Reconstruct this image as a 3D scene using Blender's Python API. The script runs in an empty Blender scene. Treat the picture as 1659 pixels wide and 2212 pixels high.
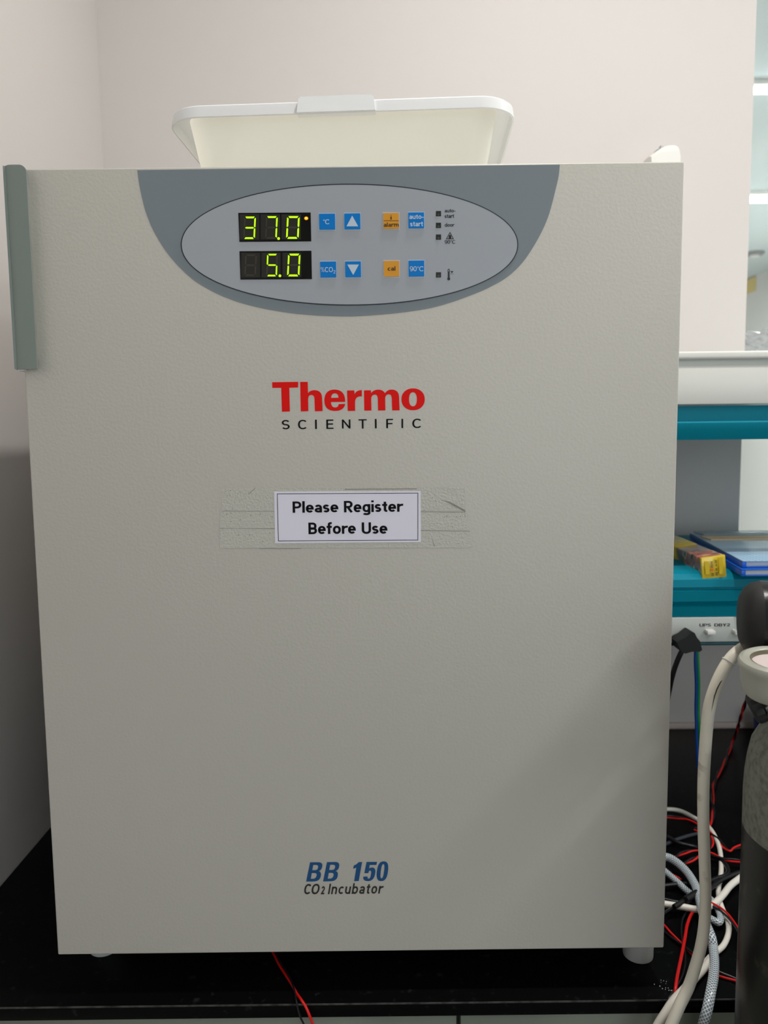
import bpy, bmesh, math, random
from mathutils import Vector, Matrix, noise as mnoise
random.seed(7)
S = bpy.context.scene
COL = S.collection
PI = math.pi

# ------------------------------------------------------------------ camera
IW, IH, FPX = 1659, 2212, 1650.0
CX, CY, CZ = 0.02957, -0.75312, 1.38360
PITCH, YAW, ROLL = -0.098949, 0.000101, -0.011489
CAMP = Vector((CX, CY, CZ))
_F = Vector((math.sin(YAW)*math.cos(PITCH), math.cos(YAW)*math.cos(PITCH), math.sin(PITCH)))
_R0 = _F.cross(Vector((0, 0, 1))).normalized()
_U0 = _R0.cross(_F)
_R = _R0*math.cos(ROLL) + _U0*math.sin(ROLL)
_U = -_R0*math.sin(ROLL) + _U0*math.cos(ROLL)
cd = bpy.data.cameras.new('camera')
cam = bpy.data.objects.new('camera', cd)
COL.objects.link(cam)
cam.matrix_world = Matrix(((_R.x, _U.x, -_F.x, CX), (_R.y, _U.y, -_F.y, CY), (_R.z, _U.z, -_F.z, CZ), (0, 0, 0, 1)))
cd.sensor_fit = 'VERTICAL'; cd.sensor_height = 36.0; cd.lens = FPX/IH*36.0
cd.clip_start = 0.05; cd.clip_end = 50
cd.dof.use_dof = True; cd.dof.focus_distance = 0.77; cd.dof.aperture_fstop = 7.0
S.camera = cam

# ------------------------------------------------------------------ world, exposure
W = bpy.data.worlds.new('world'); S.world = W; W.use_nodes = True
W.node_tree.nodes['Background'].inputs[0].default_value = (0.75, 0.8, 0.9, 1)
W.node_tree.nodes['Background'].inputs[1].default_value = 0.3
S.view_settings.view_transform = 'Standard'
S.view_settings.look = 'None'
S.view_settings.exposure = -0.16
S.view_settings.gamma = 1.0
S.view_settings.use_curve_mapping = False

# ------------------------------------------------------------------ lamps of the rooms and added fill lights
def area(name, loc, sx, sy, power, col, shape='RECTANGLE', rot=(0, 0, 0)):
    d = bpy.data.lights.new(name, 'AREA'); d.shape = shape; d.size = sx
    if shape in ('RECTANGLE', 'ELLIPSE'): d.size_y = sy
    d.energy = power; d.color = col
    o = bpy.data.objects.new(name, d); COL.objects.link(o); o.location = loc; o.rotation_euler = rot
    return o
DL = (0.36, -0.08)
area('downlight_lamp', (DL[0], DL[1], 2.66), 0.06, 0.06, 12.9, (1.0, 0.965, 0.93), 'DISK')
area('room_fill_lamp', (1.7, -1.5, 2.60), 0.12, 1.6, 19, (1.0, 0.99, 0.965))  # unseen fill light, added to brighten the door from the right
area('front_fill_lamp', (1.25, -3.0, 1.65), 1.6, 1.2, 11.5, (0.90, 0.97, 1.0), rot=(PI/2, 0, 0))  # unseen cool fill, added to lift the door and the under-shelf wall
area('side_fill_lamp', (1.55, 0.15, 2.62), 1.2, 0.08, 8, (1.0, 0.98, 0.95))  # unseen fill light, added to brighten the right end of the back wall
area('far_tube_lamp', (2.0, 2.33, 2.60), 1.9, 0.06, 80, (0.95, 0.99, 0.98))
area('far_tube_lamp', (2.2, 3.75, 2.60), 1.9, 0.06, 135, (0.95, 0.99, 0.98))

# ------------------------------------------------------------------ helpers
def ray(px, py): return _F*FPX + _R*(px - IW/2) - _U*(py - IH/2)
def at(px, py, Y=None, z=None, X=None):
    d = ray(px, py)
    if Y is not None: t = (Y - CY)/d.y
    elif z is not None: t = (z - CZ)/d.z
    else: t = (X - CX)/d.x
    return CAMP + d*t

def tag(o, label=None, cat=None, group=None, kind=None):
    if label: o['label'] = label
    if cat: o['category'] = cat
    if group: o['group'] = group
    if kind: o['kind'] = kind
    return o
def thing(name, label, cat, loc=(0, 0, 0), rz=0, group=None):
    o = bpy.data.objects.new(name, None); COL.objects.link(o)
    o.empty_display_size = 0.03
    o.location = loc; o.rotation_euler = (0, 0, rz)
    tag(o, label, cat, group)
    return o

class MB:
    def __init__(s): s.v = []; s.f = []; s.m = []; s.mats = []
    def mi(s, m):
        if m not in s.mats: s.mats.append(m)
        return s.mats.index(m)
    def add(s, vs, fs, m, M=None):
        b = len(s.v); k = s.mi(m)
        for v in vs:
            v = Vector(v); s.v.append(M @ v if M else v)
        for f in fs: s.f.append([b+i for i in f]); s.m.append(k)
        return s
    def bm(s, bm, m, M=None):
        bm.verts.ensure_lookup_table(); bm.verts.index_update()
        s.add([v.co.copy() for v in bm.verts], [[v.index for v in f.verts] for f in bm.faces], m, M); bm.free(); return s
    def box(s, x0, x1, y0, y1, z0, z1, m, bev=0, seg=2, M=None):
        bm = bmesh.new()
        bmesh.ops.create_cube(bm, size=1)
        for v in bm.verts:
            v.co = Vector((x0 + (v.co.x+.5)*(x1-x0), y0 + (v.co.y+.5)*(y1-y0), z0 + (v.co.z+.5)*(z1-z0)))
        if bev: bmesh.ops.bevel(bm, geom=bm.edges[:], offset=bev, segments=seg, profile=0.5, affect='EDGES')
        return s.bm(bm, m, M)
    def lathe(s, prof, m, M=None, n=48, cap=True):
        vs = []; fs = []
        for r, z in prof:
            for i in range(n):
                a = 2*PI*i/n; vs.append((r*math.cos(a), r*math.sin(a), z))
        for k in range(len(prof)-1):
            for i in range(n):
                j = (i+1) % n; fs.append((k*n+i, k*n+j, (k+1)*n+j, (k+1)*n+i))
        if cap:
            fs.append(tuple(range(n))[::-1]); fs.append(tuple(range((len(prof)-1)*n, len(prof)*n)))
        return s.add(vs, fs, m, M)
    def tube(s, pts, r, m, n=12, M=None, rfun=None):
        pts = [Vector(p) for p in pts]
        T = []
        for i in range(len(pts)):
            a = pts[max(0, i-1)]; b = pts[min(len(pts)-1, i+1)]; T.append((b-a).normalized())
        nrm = T[0].orthogonal().normalized(); vs = []; fs = []
        for i, p in enumerate(pts):
            nrm = (nrm - T[i]*nrm.dot(T[i])).normalized(); bn = T[i].cross(nrm)
            rr = rfun(i/(len(pts)-1)) if rfun else r
            for k in range(n):
                a = 2*PI*k/n; vs.append(p + (nrm*math.cos(a) + bn*math.sin(a))*rr)
        for i in range(len(pts)-1):
            for k in range(n):
                j = (k+1) % n; fs.append((i*n+k, i*n+j, (i+1)*n+j, (i+1)*n+k))
        fs.append(tuple(range(n))[::-1]); fs.append(tuple(range((len(pts)-1)*n, len(pts)*n)))
        return s.add(vs, fs, m, M)
    def prism(s, poly, y0, y1, m, axis='y', M=None):
        """poly: convex-or-simple outline (a,b) ; extruded along an axis (y: a=x,b=z ; z: a=x,b=y ; x: a=y,b=z)"""
        n = len(poly)
        def P(a, b, t):
            return (a, t, b) if axis == 'y' else ((a, b, t) if axis == 'z' else (t, a, b))
        vs = [P(a, b, y0) for a, b in poly] + [P(a, b, y1) for a, b in poly]
        fs = [tuple(range(n)), tuple(range(n, 2*n))[::-1]]
        for i in range(n):
            j = (i+1) % n; fs.append((i, i+n, j+n, j))
        return s.add(vs, fs, m, M)
    def mesh(s, me, m, fn):
        vs = [fn(v.co) for v in me.vertices]
        s.add(vs, [tuple(p.vertices) for p in me.polygons], m); return s
    def build(s, name, parent=None, ang=35, smooth=True):
        me = bpy.data.meshes.new(name)
        me.from_pydata([tuple(v) for v in s.v], [], s.f)
        for m in s.mats: me.materials.append(m)
        me.polygons.foreach_set('material_index', s.m)
        bm = bmesh.new(); bm.from_mesh(me); bmesh.ops.recalc_face_normals(bm, faces=bm.faces[:]); bm.to_mesh(me); bm.free()
        if smooth:
            me.polygons.foreach_set('use_smooth', [True]*len(me.polygons))
            me.set_sharp_from_angle(angle=math.radians(ang))
        me.update()
        o = bpy.data.objects.new(name, me); COL.objects.link(o)
        if parent:
            o.parent = parent
            M = Matrix.Identity(4); p = parent
            while p: M = Matrix.LocRotScale(p.location, p.rotation_euler, p.scale) @ M; p = p.parent
            o.data.transform(M.inverted())
        return o
# every part is authored in world coordinates; build() moves it into its parent's frame

def catmull(P, k=8):
    P = [Vector(p) for p in P]
    out = []
    for i in range(len(P)-1):
        p0 = P[max(0, i-1)]; p1 = P[i]; p2 = P[i+1]; p3 = P[min(len(P)-1, i+2)]
        for j in range(k):
            t = j/k
            out.append(0.5*((2*p1) + (p2-p0)*t + (2*p0-5*p1+4*p2-p3)*t*t + (-p0+3*p1-3*p2+p3)*t**3))
    out.append(P[-1]); return out

# ------------------------------------------------------------------ materials
def srgb(c):
    return tuple(((x/255)/12.92 if x/255 <= .04045 else ((x/255+.055)/1.055)**2.4) for x in c) + (1,)
def mat(name, col, rough=.5, metal=0, spec=.5, bump=None, vary=None, trans=0, ior=1.45, alpha=1, emit=None, es=0, coat=0, subs=0):
    m = bpy.data.materials.new(name); m.use_nodes = True
    nt = m.node_tree; b = nt.nodes['Principled BSDF']
    c = srgb(col)
    b.inputs['Base Color'].default_value = c
    b.inputs['Roughness'].default_value = rough; b.inputs['Metallic'].default_value = metal
    b.inputs['Specular IOR Level'].default_value = spec; b.inputs['IOR'].default_value = ior
    b.inputs['Transmission Weight'].default_value = trans; b.inputs['Alpha'].default_value = alpha
    b.inputs['Coat Weight'].default_value = coat
    if subs: b.inputs['Subsurface Weight'].default_value = subs; b.inputs['Subsurface Scale'].default_value = .01
    if emit: b.inputs['Emission Color'].default_value = srgb(emit); b.inputs['Emission Strength'].default_value = es
    tc = nt.nodes.new('ShaderNodeTexCoord')
    if bump:
        sc, st, di = bump
        n = nt.nodes.new('ShaderNodeTexNoise'); n.inputs['Scale'].default_value = sc; n.inputs['Detail'].default_value = 2.5
        bp = nt.nodes.new('ShaderNodeBump'); bp.inputs['Strength'].default_value = st; bp.inputs['Distance'].default_value = di
        nt.links.new(tc.outputs['Object'], n.inputs['Vector']); nt.links.new(n.outputs['Fac'], bp.inputs['Height'])
        nt.links.new(bp.outputs['Normal'], b.inputs['Normal'])
    if vary:
        sc, col2, lo, hi = vary
        n = nt.nodes.new('ShaderNodeTexNoise'); n.inputs['Scale'].default_value = sc; n.inputs['Detail'].default_value = 4
        r = nt.nodes.new('ShaderNodeValToRGB'); r.color_ramp.elements[0].position = lo; r.color_ramp.elements[1].position = hi
        r.color_ramp.elements[0].color = c; r.color_ramp.elements[1].color = srgb(col2)
        nt.links.new(tc.outputs['Object'], n.inputs['Vector']); nt.links.new(n.outputs['Fac'], r.inputs['Fac'])
        nt.links.new(r.outputs['Color'], b.inputs['Base Color'])
    return m
M_wall = mat('wall_paint', (211, 206, 203), .7, spec=.3, bump=(260, .08, .0005))
M_wallg = mat('far_wall_paint', (224, 222, 217), .7, spec=.3)
M_ceil = mat('ceiling_paint', (208, 219, 220), .7, spec=.3)
M_ceilw = mat('ceiling_white', (235, 233, 230), .8, spec=.2)
M_floor = mat('floor_vinyl', (120, 122, 120), .4, vary=(6, (140, 141, 138), .4, .7))
M_base = mat('beige_trim', (206, 190, 182), .5)
M_door = mat('incubator_enamel', (199, 196, 187), .42, spec=.45, bump=(330, .23, .0009))
M_body = mat('incubator_enamel_smooth', (199, 197, 189), .45)
M_hand = mat('handle_enamel', (132, 143, 137), .45)
M_foot = mat('foot_plastic', (205, 208, 206), .4)
M_dk = mat('panel_dark_grey', (131, 141, 147), .45)
M_lt = mat('panel_light_grey', (172, 177, 184), .42)
M_line = mat('panel_outline', (28, 36, 44), .4)
M_red = mat('logo_red', (238, 16, 8), .5, spec=.2)
M_blk = mat('print_black', (14, 14, 15), .55, spec=.15)
M_navy = mat('print_blue', (36, 84, 134), .5, spec=.2)
M_dgrey = mat('print_dark_grey', (52, 52, 48), .5, spec=.2)
M_btnb = mat('button_blue', (0, 128, 214), .4, spec=.25)
M_btno = mat('button_orange', (232, 160, 40), .35)
M_btnf = mat('button_border', (192, 205, 220), .4)
M_btnw = mat('button_print', (205, 218, 232), .4)
M_brown = mat('button_brown_print', (70, 46, 12), .4)
M_disp = mat('display_window', (13, 14, 13), .12, spec=.4)
M_cell = mat('display_cell', (38, 37, 30), .3)
M_seg = mat('unlit_segment', (66, 60, 50), .3)
M_lit = mat('lit_segment', (185, 255, 0), .4, emit=(176, 240, 0), es=1.1)
M_led = mat('lit_orange_led', (255, 120, 10), .4, emit=(255, 110, 10), es=2.5)
M_led2 = mat('lit_led_core', (255, 220, 60), .4, emit=(255, 215, 60), es=3)
M_ind = mat('indicator_window', (38, 42, 38), .2)
M_ind2 = mat('indicator_lens', (78, 78, 66), .2)
M_paper = mat('notice_paper', (238, 236, 250), .6, spec=.3)
M_white = mat('white_plastic', (232, 231, 226), .35)
M_cable = mat('white_cable', (236, 232, 222), .35)
M_cable2 = mat('white_hose', (226, 221, 210), .38)
M_hose = mat('grey_hose', (228, 222, 206), .42, vary=(28, (130, 120, 100), .63, .75))
M_stain = mat('dark_scratch', (52, 46, 38), .6)
M_bench = mat('bench_black', (8, 9, 9), .32, spec=.08, bump=(70, .06, .0008), vary=(90, (30, 32, 32), .62, .72))
M_edge = mat('bench_edge_highlight', (70, 72, 68), .5, vary=(60, (30, 30, 30), .45, .6))
M_drop = mat('glitter_flake', (255, 255, 250), .05, metal=1)
M_cab = mat('cabinet_greygreen', (124, 131, 119), .5)
M_teal = mat('teal_aluminium', (0, 130, 152), .42, spec=.15)
M_tealdk = mat('teal_groove', (2, 62, 70), .4)
M_shelf = mat('shelf_white', (228, 228, 222), .35)
M_rail = mat('socket_rail_grey', (196, 200, 196), .45)
M_plug = mat('black_plug', (14, 14, 15), .5)
M_bcab = mat('black_cable', (22, 22, 26), .35)
M_bcab2 = mat('slate_cable', (46, 52, 60), .4)
M_rw = mat('red_wire', (215, 22, 20), .4)
M_bluew = mat('blue_wire', (8, 62, 140), .4)
M_greenw = mat('green_wire', (4, 118, 60), .4)
M_cyl = mat('cylinder_black', (28, 27, 25), .33, spec=.5, vary=(45, (74, 70, 62), .62, .74), bump=(120, .12, .0006))
M_dust = mat('cylinder_dusty_shoulder', (128, 130, 120), .75, vary=(180, (98, 98, 89), .42, .7), bump=(260, .5, .001))
M_cap = mat('black_rubber', (20, 20, 22), .28, spec=.5, bump=(300, .12, .0006))
M_capd = mat('black_rubber_matte', (27, 27, 27), .5)
M_gauge = mat('gauge_housing', (172, 172, 160), .3, coat=.3, vary=(50, (120, 116, 100), .66, .74))
M_gface = mat('gauge_face', (220, 206, 202), .3)
M_brass = mat('dull_brass', (116, 112, 92), .4, metal=.4)
M_tag = mat('yellow_paper', (226, 196, 84), .6)
M_greyt = mat('grey_plastic', (120, 122, 124), .5)
M_cbl = mat('blue_plastic', (10, 92, 200), .35)
M_cap2 = mat('blue_cap_plastic', (20, 42, 110), .4)
M_peach = mat('peach_paper', (222, 196, 158), .6)
M_yel = mat('yellow_carton', (226, 196, 44), .25, coat=.6, bump=(90, .5, .002))
M_yel2 = mat('deep_yellow_print', (214, 186, 10), .3, coat=.5)
M_orange = mat('orange_print', (224, 110, 30), .4)
M_chrome = mat('chrome', (200, 200, 205), .12, metal=1)
M_seam = mat('rubber_gasket', (96, 98, 96), .6)

def noisy(name, stops, scale, rough=.4, coat=0, detail=3):
    m = mat(name, (128, 128, 128), rough, coat=coat)
    nt = m.node_tree; b = nt.nodes['Principled BSDF']
    tc = nt.nodes.new('ShaderNodeTexCoord'); n = nt.nodes.new('ShaderNodeTexNoise'); n.inputs['Scale'].default_value = scale; n.inputs['Detail'].default_value = detail
    r = nt.nodes.new('ShaderNodeValToRGB')
    while len(r.color_ramp.elements) < len(stops): r.color_ramp.elements.new(.5)
    for e, (p, c) in zip(r.color_ramp.elements, stops): e.position = p; e.color = srgb(c)
    nt.links.new(tc.outputs['Object'], n.inputs['Vector']); nt.links.new(n.outputs['Fac'], r.inputs['Fac']); nt.links.new(r.outputs['Color'], b.inputs['Base Color'])
    return m
M_pack = noisy('printed_film', [(.3, (70, 62, 58)), (.42, (150, 110, 90)), (.5, (196, 88, 80)), (.58, (222, 190, 140)), (.72, (110, 110, 100))], 55, .15, 1)
def checker_mat(name, a, b_, scale, rough=.3):
    m = mat(name, a, rough, coat=.5); nt = m.node_tree; b = nt.nodes['Principled BSDF']
    tc = nt.nodes.new('ShaderNodeTexCoord'); ch = nt.nodes.new('ShaderNodeTexChecker'); ch.inputs['Scale'].default_value = scale
    mp = nt.nodes.new('ShaderNodeMapping'); mp.inputs['Rotation'].default_value = (0, 0, .78)
    ch.inputs['Color1'].default_value = srgb(a); ch.inputs['Color2'].default_value = srgb(b_)
    nt.links.new(tc.outputs['Object'], mp.inputs['Vector']); nt.links.new(mp.outputs['Vector'], ch.inputs['Vector']); nt.links.new(ch.outputs['Color'], b.inputs['Base Color'])
    return m
M_paper2 = mat('paper_stack', (196, 208, 214), .5)
M_check = checker_mat('light_blue_checked_film', (176, 208, 232), (150, 190, 222), 160)

def translucent(name, col, tcol, mix):
    m = bpy.data.materials.new(name); m.use_nodes = True; nt = m.node_tree
    out = nt.nodes['Material Output']; p = nt.nodes['Principled BSDF']
    p.inputs['Base Color'].default_value = srgb(col); p.inputs['Roughness'].default_value = .35
    t = nt.nodes.new('ShaderNodeBsdfTranslucent'); t.inputs['Color'].default_value = srgb(tcol)
    mx = nt.nodes.new('ShaderNodeMixShader'); mx.inputs[0].default_value = mix
    nt.links.new(p.outputs[0], mx.inputs[1]); nt.links.new(t.outputs[0], mx.inputs[2]); nt.links.new(mx.outputs[0], out.inputs['Surface'])
    return m
M_tray = translucent('milky_plastic', (250, 250, 245), (255, 254, 248), .6)
M_rim = translucent('white_rim_plastic', (248, 249, 250), (240, 240, 240), .25)
M_tab = mat('white_tab_plastic', (250, 251, 252), .4)
def clear(name, tint, gloss, bump=None, diff=None):
    m = bpy.data.materials.new(name); m.use_nodes = True; nt = m.node_tree
    out = nt.nodes['Material Output']; p = nt.nodes['Principled BSDF']
    p.inputs['Base Color'].default_value = srgb(diff or (235, 235, 235)); p.inputs['Roughness'].default_value = .12
    t = nt.nodes.new('ShaderNodeBsdfTransparent'); t.inputs['Color'].default_value = srgb(tint)
    mx = nt.nodes.new('ShaderNodeMixShader'); mx.inputs[0].default_value = gloss
    nt.links.new(t.outputs[0], mx.inputs[1]); nt.links.new(p.outputs[0], mx.inputs[2]); nt.links.new(mx.outputs[0], out.inputs['Surface'])
    if bump:
        tc = nt.nodes.new('ShaderNodeTexCoord'); n = nt.nodes.new('ShaderNodeTexNoise'); n.inputs['Scale'].default_value = bump[0]
        bp = nt.nodes.new('ShaderNodeBump'); bp.inputs['Strength'].default_value = bump[1]; bp.inputs['Distance'].default_value = bump[2]
        nt.links.new(tc.outputs['Object'], n.inputs['Vector']); nt.links.new(n.outputs['Fac'], bp.inputs['Height']); nt.links.new(bp.outputs['Normal'], p.inputs['Normal'])
    return m
M_glass = clear('window_glass', (250, 252, 252), .05)
M_tape = mat('clear_tape_on_enamel', (200, 198, 189), .36, spec=.5, bump=(480, .5, .0012))
M_tapedirt = mat('grimy_tape_edge', (150, 147, 137), .6)
M_film = clear('clear_crinkled_film', (240, 240, 240), .5, (140, 1, .012), (226, 223, 224))
M_lid = clear('clear_plastic_sheet', (230, 236, 238), .35, (30, .3, .004), (190, 206, 214))
# braided hose: clear wall with a crossed white thread pattern carried by the tube's own UV-like attribute
def braid_mat():
    m = bpy.data.materials.new('braided_clear_hose'); m.use_nodes = True; nt = m.node_tree; p = nt.nodes['Principled BSDF']
    at_ = nt.nodes.new('ShaderNodeAttribute'); at_.attribute_name = 'hose_uv'
    sp = nt.nodes.new('ShaderNodeSeparateXYZ'); nt.links.new(at_.outputs['Vector'], sp.inputs[0])
    def mth(op, a, b=None):
        n = nt.nodes.new('ShaderNodeMath'); n.operation = op
        for i, x in enumerate((a, b)):
            if x is None: continue
            if isinstance(x, (int, float)): n.inputs[i].default_value = x
            else: nt.links.new(x, n.inputs[i])
        return n.outputs[0]
    u = mth('MULTIPLY', sp.outputs[0], 8.0); v = mth('MULTIPLY', sp.outputs[1], 300.0)
    a = mth('LESS_THAN', mth('FRACT', mth('ADD', u, v)), .26)
    b = mth('LESS_THAN', mth('FRACT', mth('SUBTRACT', u, v)), .26)
    t = mth('MAXIMUM', a, b)
    mx = nt.nodes.new('ShaderNodeMix'); mx.data_type = 'RGBA'
    nt.links.new(t, mx.inputs[0]); mx.inputs[6].default_value = srgb((118, 132, 142)); mx.inputs[7].default_value = srgb((232, 240, 244))
    nt.links.new(mx.outputs[2], p.inputs['Base Color'])
    p.inputs['Roughness'].default_value = .18; p.inputs['Coat Weight'].default_value = .6
    return m
M_braid = braid_mat()

# ------------------------------------------------------------------ flat lettering helpers (real, thin, on the surface)
def _q(cx, cy, rx, ry, a0, a1, n=14, e=2.25):
    o = []
    for i in range(n+1):
        a = math.radians(a0+(a1-a0)*i/n); c, s_ = math.cos(a), math.sin(a)
        o.append((cx+rx*math.copysign(abs(c)**(2/e), c), cy+ry*math.copysign(abs(s_)**(2/e), s_)))
    return o
def glyph(ch, w, X):
    """letter as centre-line strokes, cap height 1, x-height X, stroke width w -> (width, strokes)"""
    h = w/2; S_ = []
    def o_(W, H, y0=0): return [_q(W/2, y0+H/2, W/2-h, H/2-h, 0, 360, 28)]
    if ch == 'o': return .58, o_(.58, X)
    if ch == 'c': return .50, [_q(.29, X/2, .29-h, X/2-h, 48, 312, 24)]
    if ch == 'e': W = .56; return W, [[(h, X*.5), (W-h, X*.5)] + _q(W/2, X/2, W/2-h, X/2-h, 0, 318, 28)[1:]]
    if ch == 'a':
        W = .52; bh = X*.60
        return W, [_q(W/2, X-h-.20, W/2-h, .20, 155, 0, 12)+[(W-h, 0)], [(W-h, bh-h), (W*.55, bh-h)]+_q(W*.5, bh/2, W*.5-h, bh/2-h, 90, 270, 14)+_q(W*.5, bh/2, W*.5-h, bh/2-h, 270, 330, 6)[1:]]
    if ch == 's':
        W = .46; r = (X-2*h)/4
        return W, [_q(W/2, X-h-r, W/2-h, r, 25, 270, 16, 2)+_q(W/2, h+r, W/2-h, r, 90, -155, 16, 2)[1:]]
    if ch == 'r': W = .38; return W, [[(h, 0), (h, X)], _q(W+.04, X*.5, W+.04-h, X*.5-h, 180, 88, 10)]
    if ch in 'nmhu':
        W = .55; k = .25
        if ch == 'n': return W, [[(h, 0), (h, X)], _q(W/2, X-h-k, W/2-h, k, 180, 0)+[(W-h, 0)]]
        if ch == 'u': return W, [[(W-h, 0), (W-h, X)], [(h, X)]+_q(W/2, h+k, W/2-h, k, 180, 360)]
        if ch == 'm':
            W = .86; p = (W-2*h)/4
            return W, [[(h, 0), (h, X)], _q(h+p, X-h-k, p, k, 180, 0)+[(h+2*p, 0)], _q(h+3*p, X-h-k, p, k, 180, 0)+[(W-h, 0)]]
    if ch == 'l': return w, [[(h, 0), (h, 1.02)]]
    if ch == 'i': return w, [[(h, 0), (h, X)], [(h, 1.02-w*.95), (h, 1.02)]]
    if ch == 't': W = .36; x = .11+h; return W, [[(x, X+.19), (x, h+.12)]+_q(x+.12, h+.12, .12, .12, 180, 270, 6)+[(W, h)], [(0, X-h), (W, X-h)]]
    if ch == 'f': W = .38; x = .09+h; return W, [[(x, 0), (x, .83)]+_q(x+.15, .86, .15, 1.02-h-.86, 180, 90, 6)+[(W, 1.02-h)], [(0, X-h), (W, X-h)]]
    if ch == 'd': return .58, o_(.58, X)+[[(.58-h, 0), (.58-h, 1.02)]]
    if ch == 'b': return .58, o_(.58, X)+[[(h, 0), (h, 1.02)]]
    if ch == 'g': return .56, o_(.56, X)+[[(.56-h, X), (.56-h, -.06)]+_q(.28, -.06, .28-h, .20-h, 360, 200, 12)]
    if ch == 'C': W = .68; return W, [_q(.36, .5, .36-h, .5-h, 42, 318, 28)]
    if ch == 'O': return .78, o_(.78, 1)
    if ch == '0': return .58, o_(.58, 1)
    if ch == 'D': W = .7; return W, [[(h, 0), (h, 1)], [(h, 1-h), (W*.45, 1-h)]+_q(W*.45, .5, W*.55-h, .5-h, 90, -90, 18)+[(h, h)]]
    if ch in 'PRB':
        W = .62; m = .47; r = (1-h-m)/2
        up = [(h, 1-h), (W*.5, 1-h)]+_q(W*.5, m+r, W*.5-h-(.03 if ch == 'B' else 0), r, 90, -90, 12)+[(h, m)]
        out = [[(h, 0), (h, 1)], up]
        if ch == 'R': out.append([(W*.42, m), (W-h*.8, 0)])
        if ch == 'B': out.append([(h, m+.03), (W*.5, m+.03)]+_q(W*.5, (m+.03+h)/2, W*.5-h, (m+.03-h)/2, 90, -90, 12)+[(h, h)])
        return W, out
    if ch == 'E': W = .54; return W, [[(W, 1-h), (h, 1-h), (h, h), (W, h)], [(h, .52), (W*.94, .52)]]
    if ch == 'F': W = .52; return W, [[(W, 1-h), (h, 1-h), (h, 0)], [(h, .50), (W*.92, .50)]]
    if ch == 'I': return w, [[(h, 0), (h, 1)]]
    if ch == 'N': W = .70; return W, [[(h, 0), (h, 1)], [(h*.9, 1-h*.2), (W-h*.9, h*.2)], [(W-h, 0), (W-h, 1)]]
    if ch == 'T': W = .64; return W, [[(0, 1-h), (W, 1-h)], [(W/2, 0), (W/2, 1-h)]]
    if ch == 'U': W = .66; return W, [[(h, 1)]+_q(W/2, .34, W/2-h, .34-h, 180, 360, 18)+[(W-h, 1)]]
    if ch == 'S':
        W = .58; r = (1-2*h)/4
        return W, [_q(W/2, 1-h-r, W/2-h, r, 25, 270, 18, 2)+_q(W/2, h+r, W/2-h, r, 90, -155, 18, 2)[1:]]
    if ch == 'Y': W = .64; return W, [[(h*.8, 1), (W/2, .45), (W-h*.8, 1)], [(W/2, .5), (W/2, 0)]]
    if ch == '2': W = .54; return W, [_q(W/2, .70, W/2-h, .30-h, 170, -30, 14, 2)+[(h*1.1, h), (W, h)]]
    if ch == '9': W = .58; return W, [_q(W/2, .66, W/2-h, .34-h, 0, 360, 24, 2), [(W-h, .66)]+_q(W/2, .40, W/2-h, .40-h, 0, -140, 14, 2)]
    if ch == '%': return .8, [_q(.18, .77, .18-h, .23-h, 0, 360, 16), _q(.62, .23, .18-h, .23-h, 0, 360, 16), [(.62, 1), (.18, 0)]]
    if ch == '-': return .34, [[(.02, X*.47), (.32, X*.47)]]
    return .3, []
def ribbon(pts, w):
    P = [Vector(p) for p in pts]
    Q = [P[0]]
    for p in P[1:]:
        if (p-Q[-1]).length > 1e-5: Q.append(p)
    P = Q; closed = len(P) > 6 and (P[0]-P[-1]).length < 1e-4
    if closed: P = P[:-1]
    n = len(P); vs = []; fs = []
    for i, p in enumerate(P):
        a = P[i-1] if (i > 0 or closed) else None; b = P[(i+1) % n] if (i < n-1 or closed) else None
        d0 = (p-a).normalized() if a is not None else None; d1 = (b-p).normalized() if b is not None else None
        if d0 is None: d0 = d1
        if d1 is None: d1 = d0
        n0 = Vector((-d0.y, d0.x)); n1 = Vector((-d1.y, d1.x)); m = (n0+n1)
        m = m.normalized() if m.length > 1e-6 else n0
        k = w/2/max(.45, m.dot(n0)); vs += [p+m*k, p-m*k]
    for i in range(n if closed else n-1):
        j = (i+1) % n; fs.append((2*i, 2*i+1, 2*j+1, 2*j))
    return vs, fs
def text_geo(s, w, X=.72, space=.10, shear=0):
    V, F = [], []; x = 0; lay = 0
    for ch in s:
        if ch == ' ': x += .32; continue
        W_, st = glyph(ch, w, X)
        for k in st:
            vs, fs = ribbon(k, w); b = len(V); lay += 1
            V += [(v.x+x, v.y, lay % 4) for v in vs]; F += [tuple(i+b for i in f) for f in fs]
        x += W_+space
    return [(a+b*shear, b, k) for a, b, k in V], F
def fill_mesh(loops):
    c = bpy.data.curves.new('shape', 'CURVE'); c.dimensions = '2D'; c.fill_mode = 'BOTH'
    for L in loops:
        sp = c.splines.new('POLY'); sp.points.add(len(L)-1); sp.use_cyclic_u = True
        for p, q in zip(sp.points, L): p.co = (q[0], q[1], 0, 1)
    o = bpy.data.objects.new('shape', c); COL.objects.link(o)
    dg = bpy.context.evaluated_depsgraph_get()
    me = bpy.data.meshes.new_from_object(o.evaluated_get(dg))
    bpy.data.objects.remove(o); bpy.data.curves.remove(c)
    return me
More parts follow.
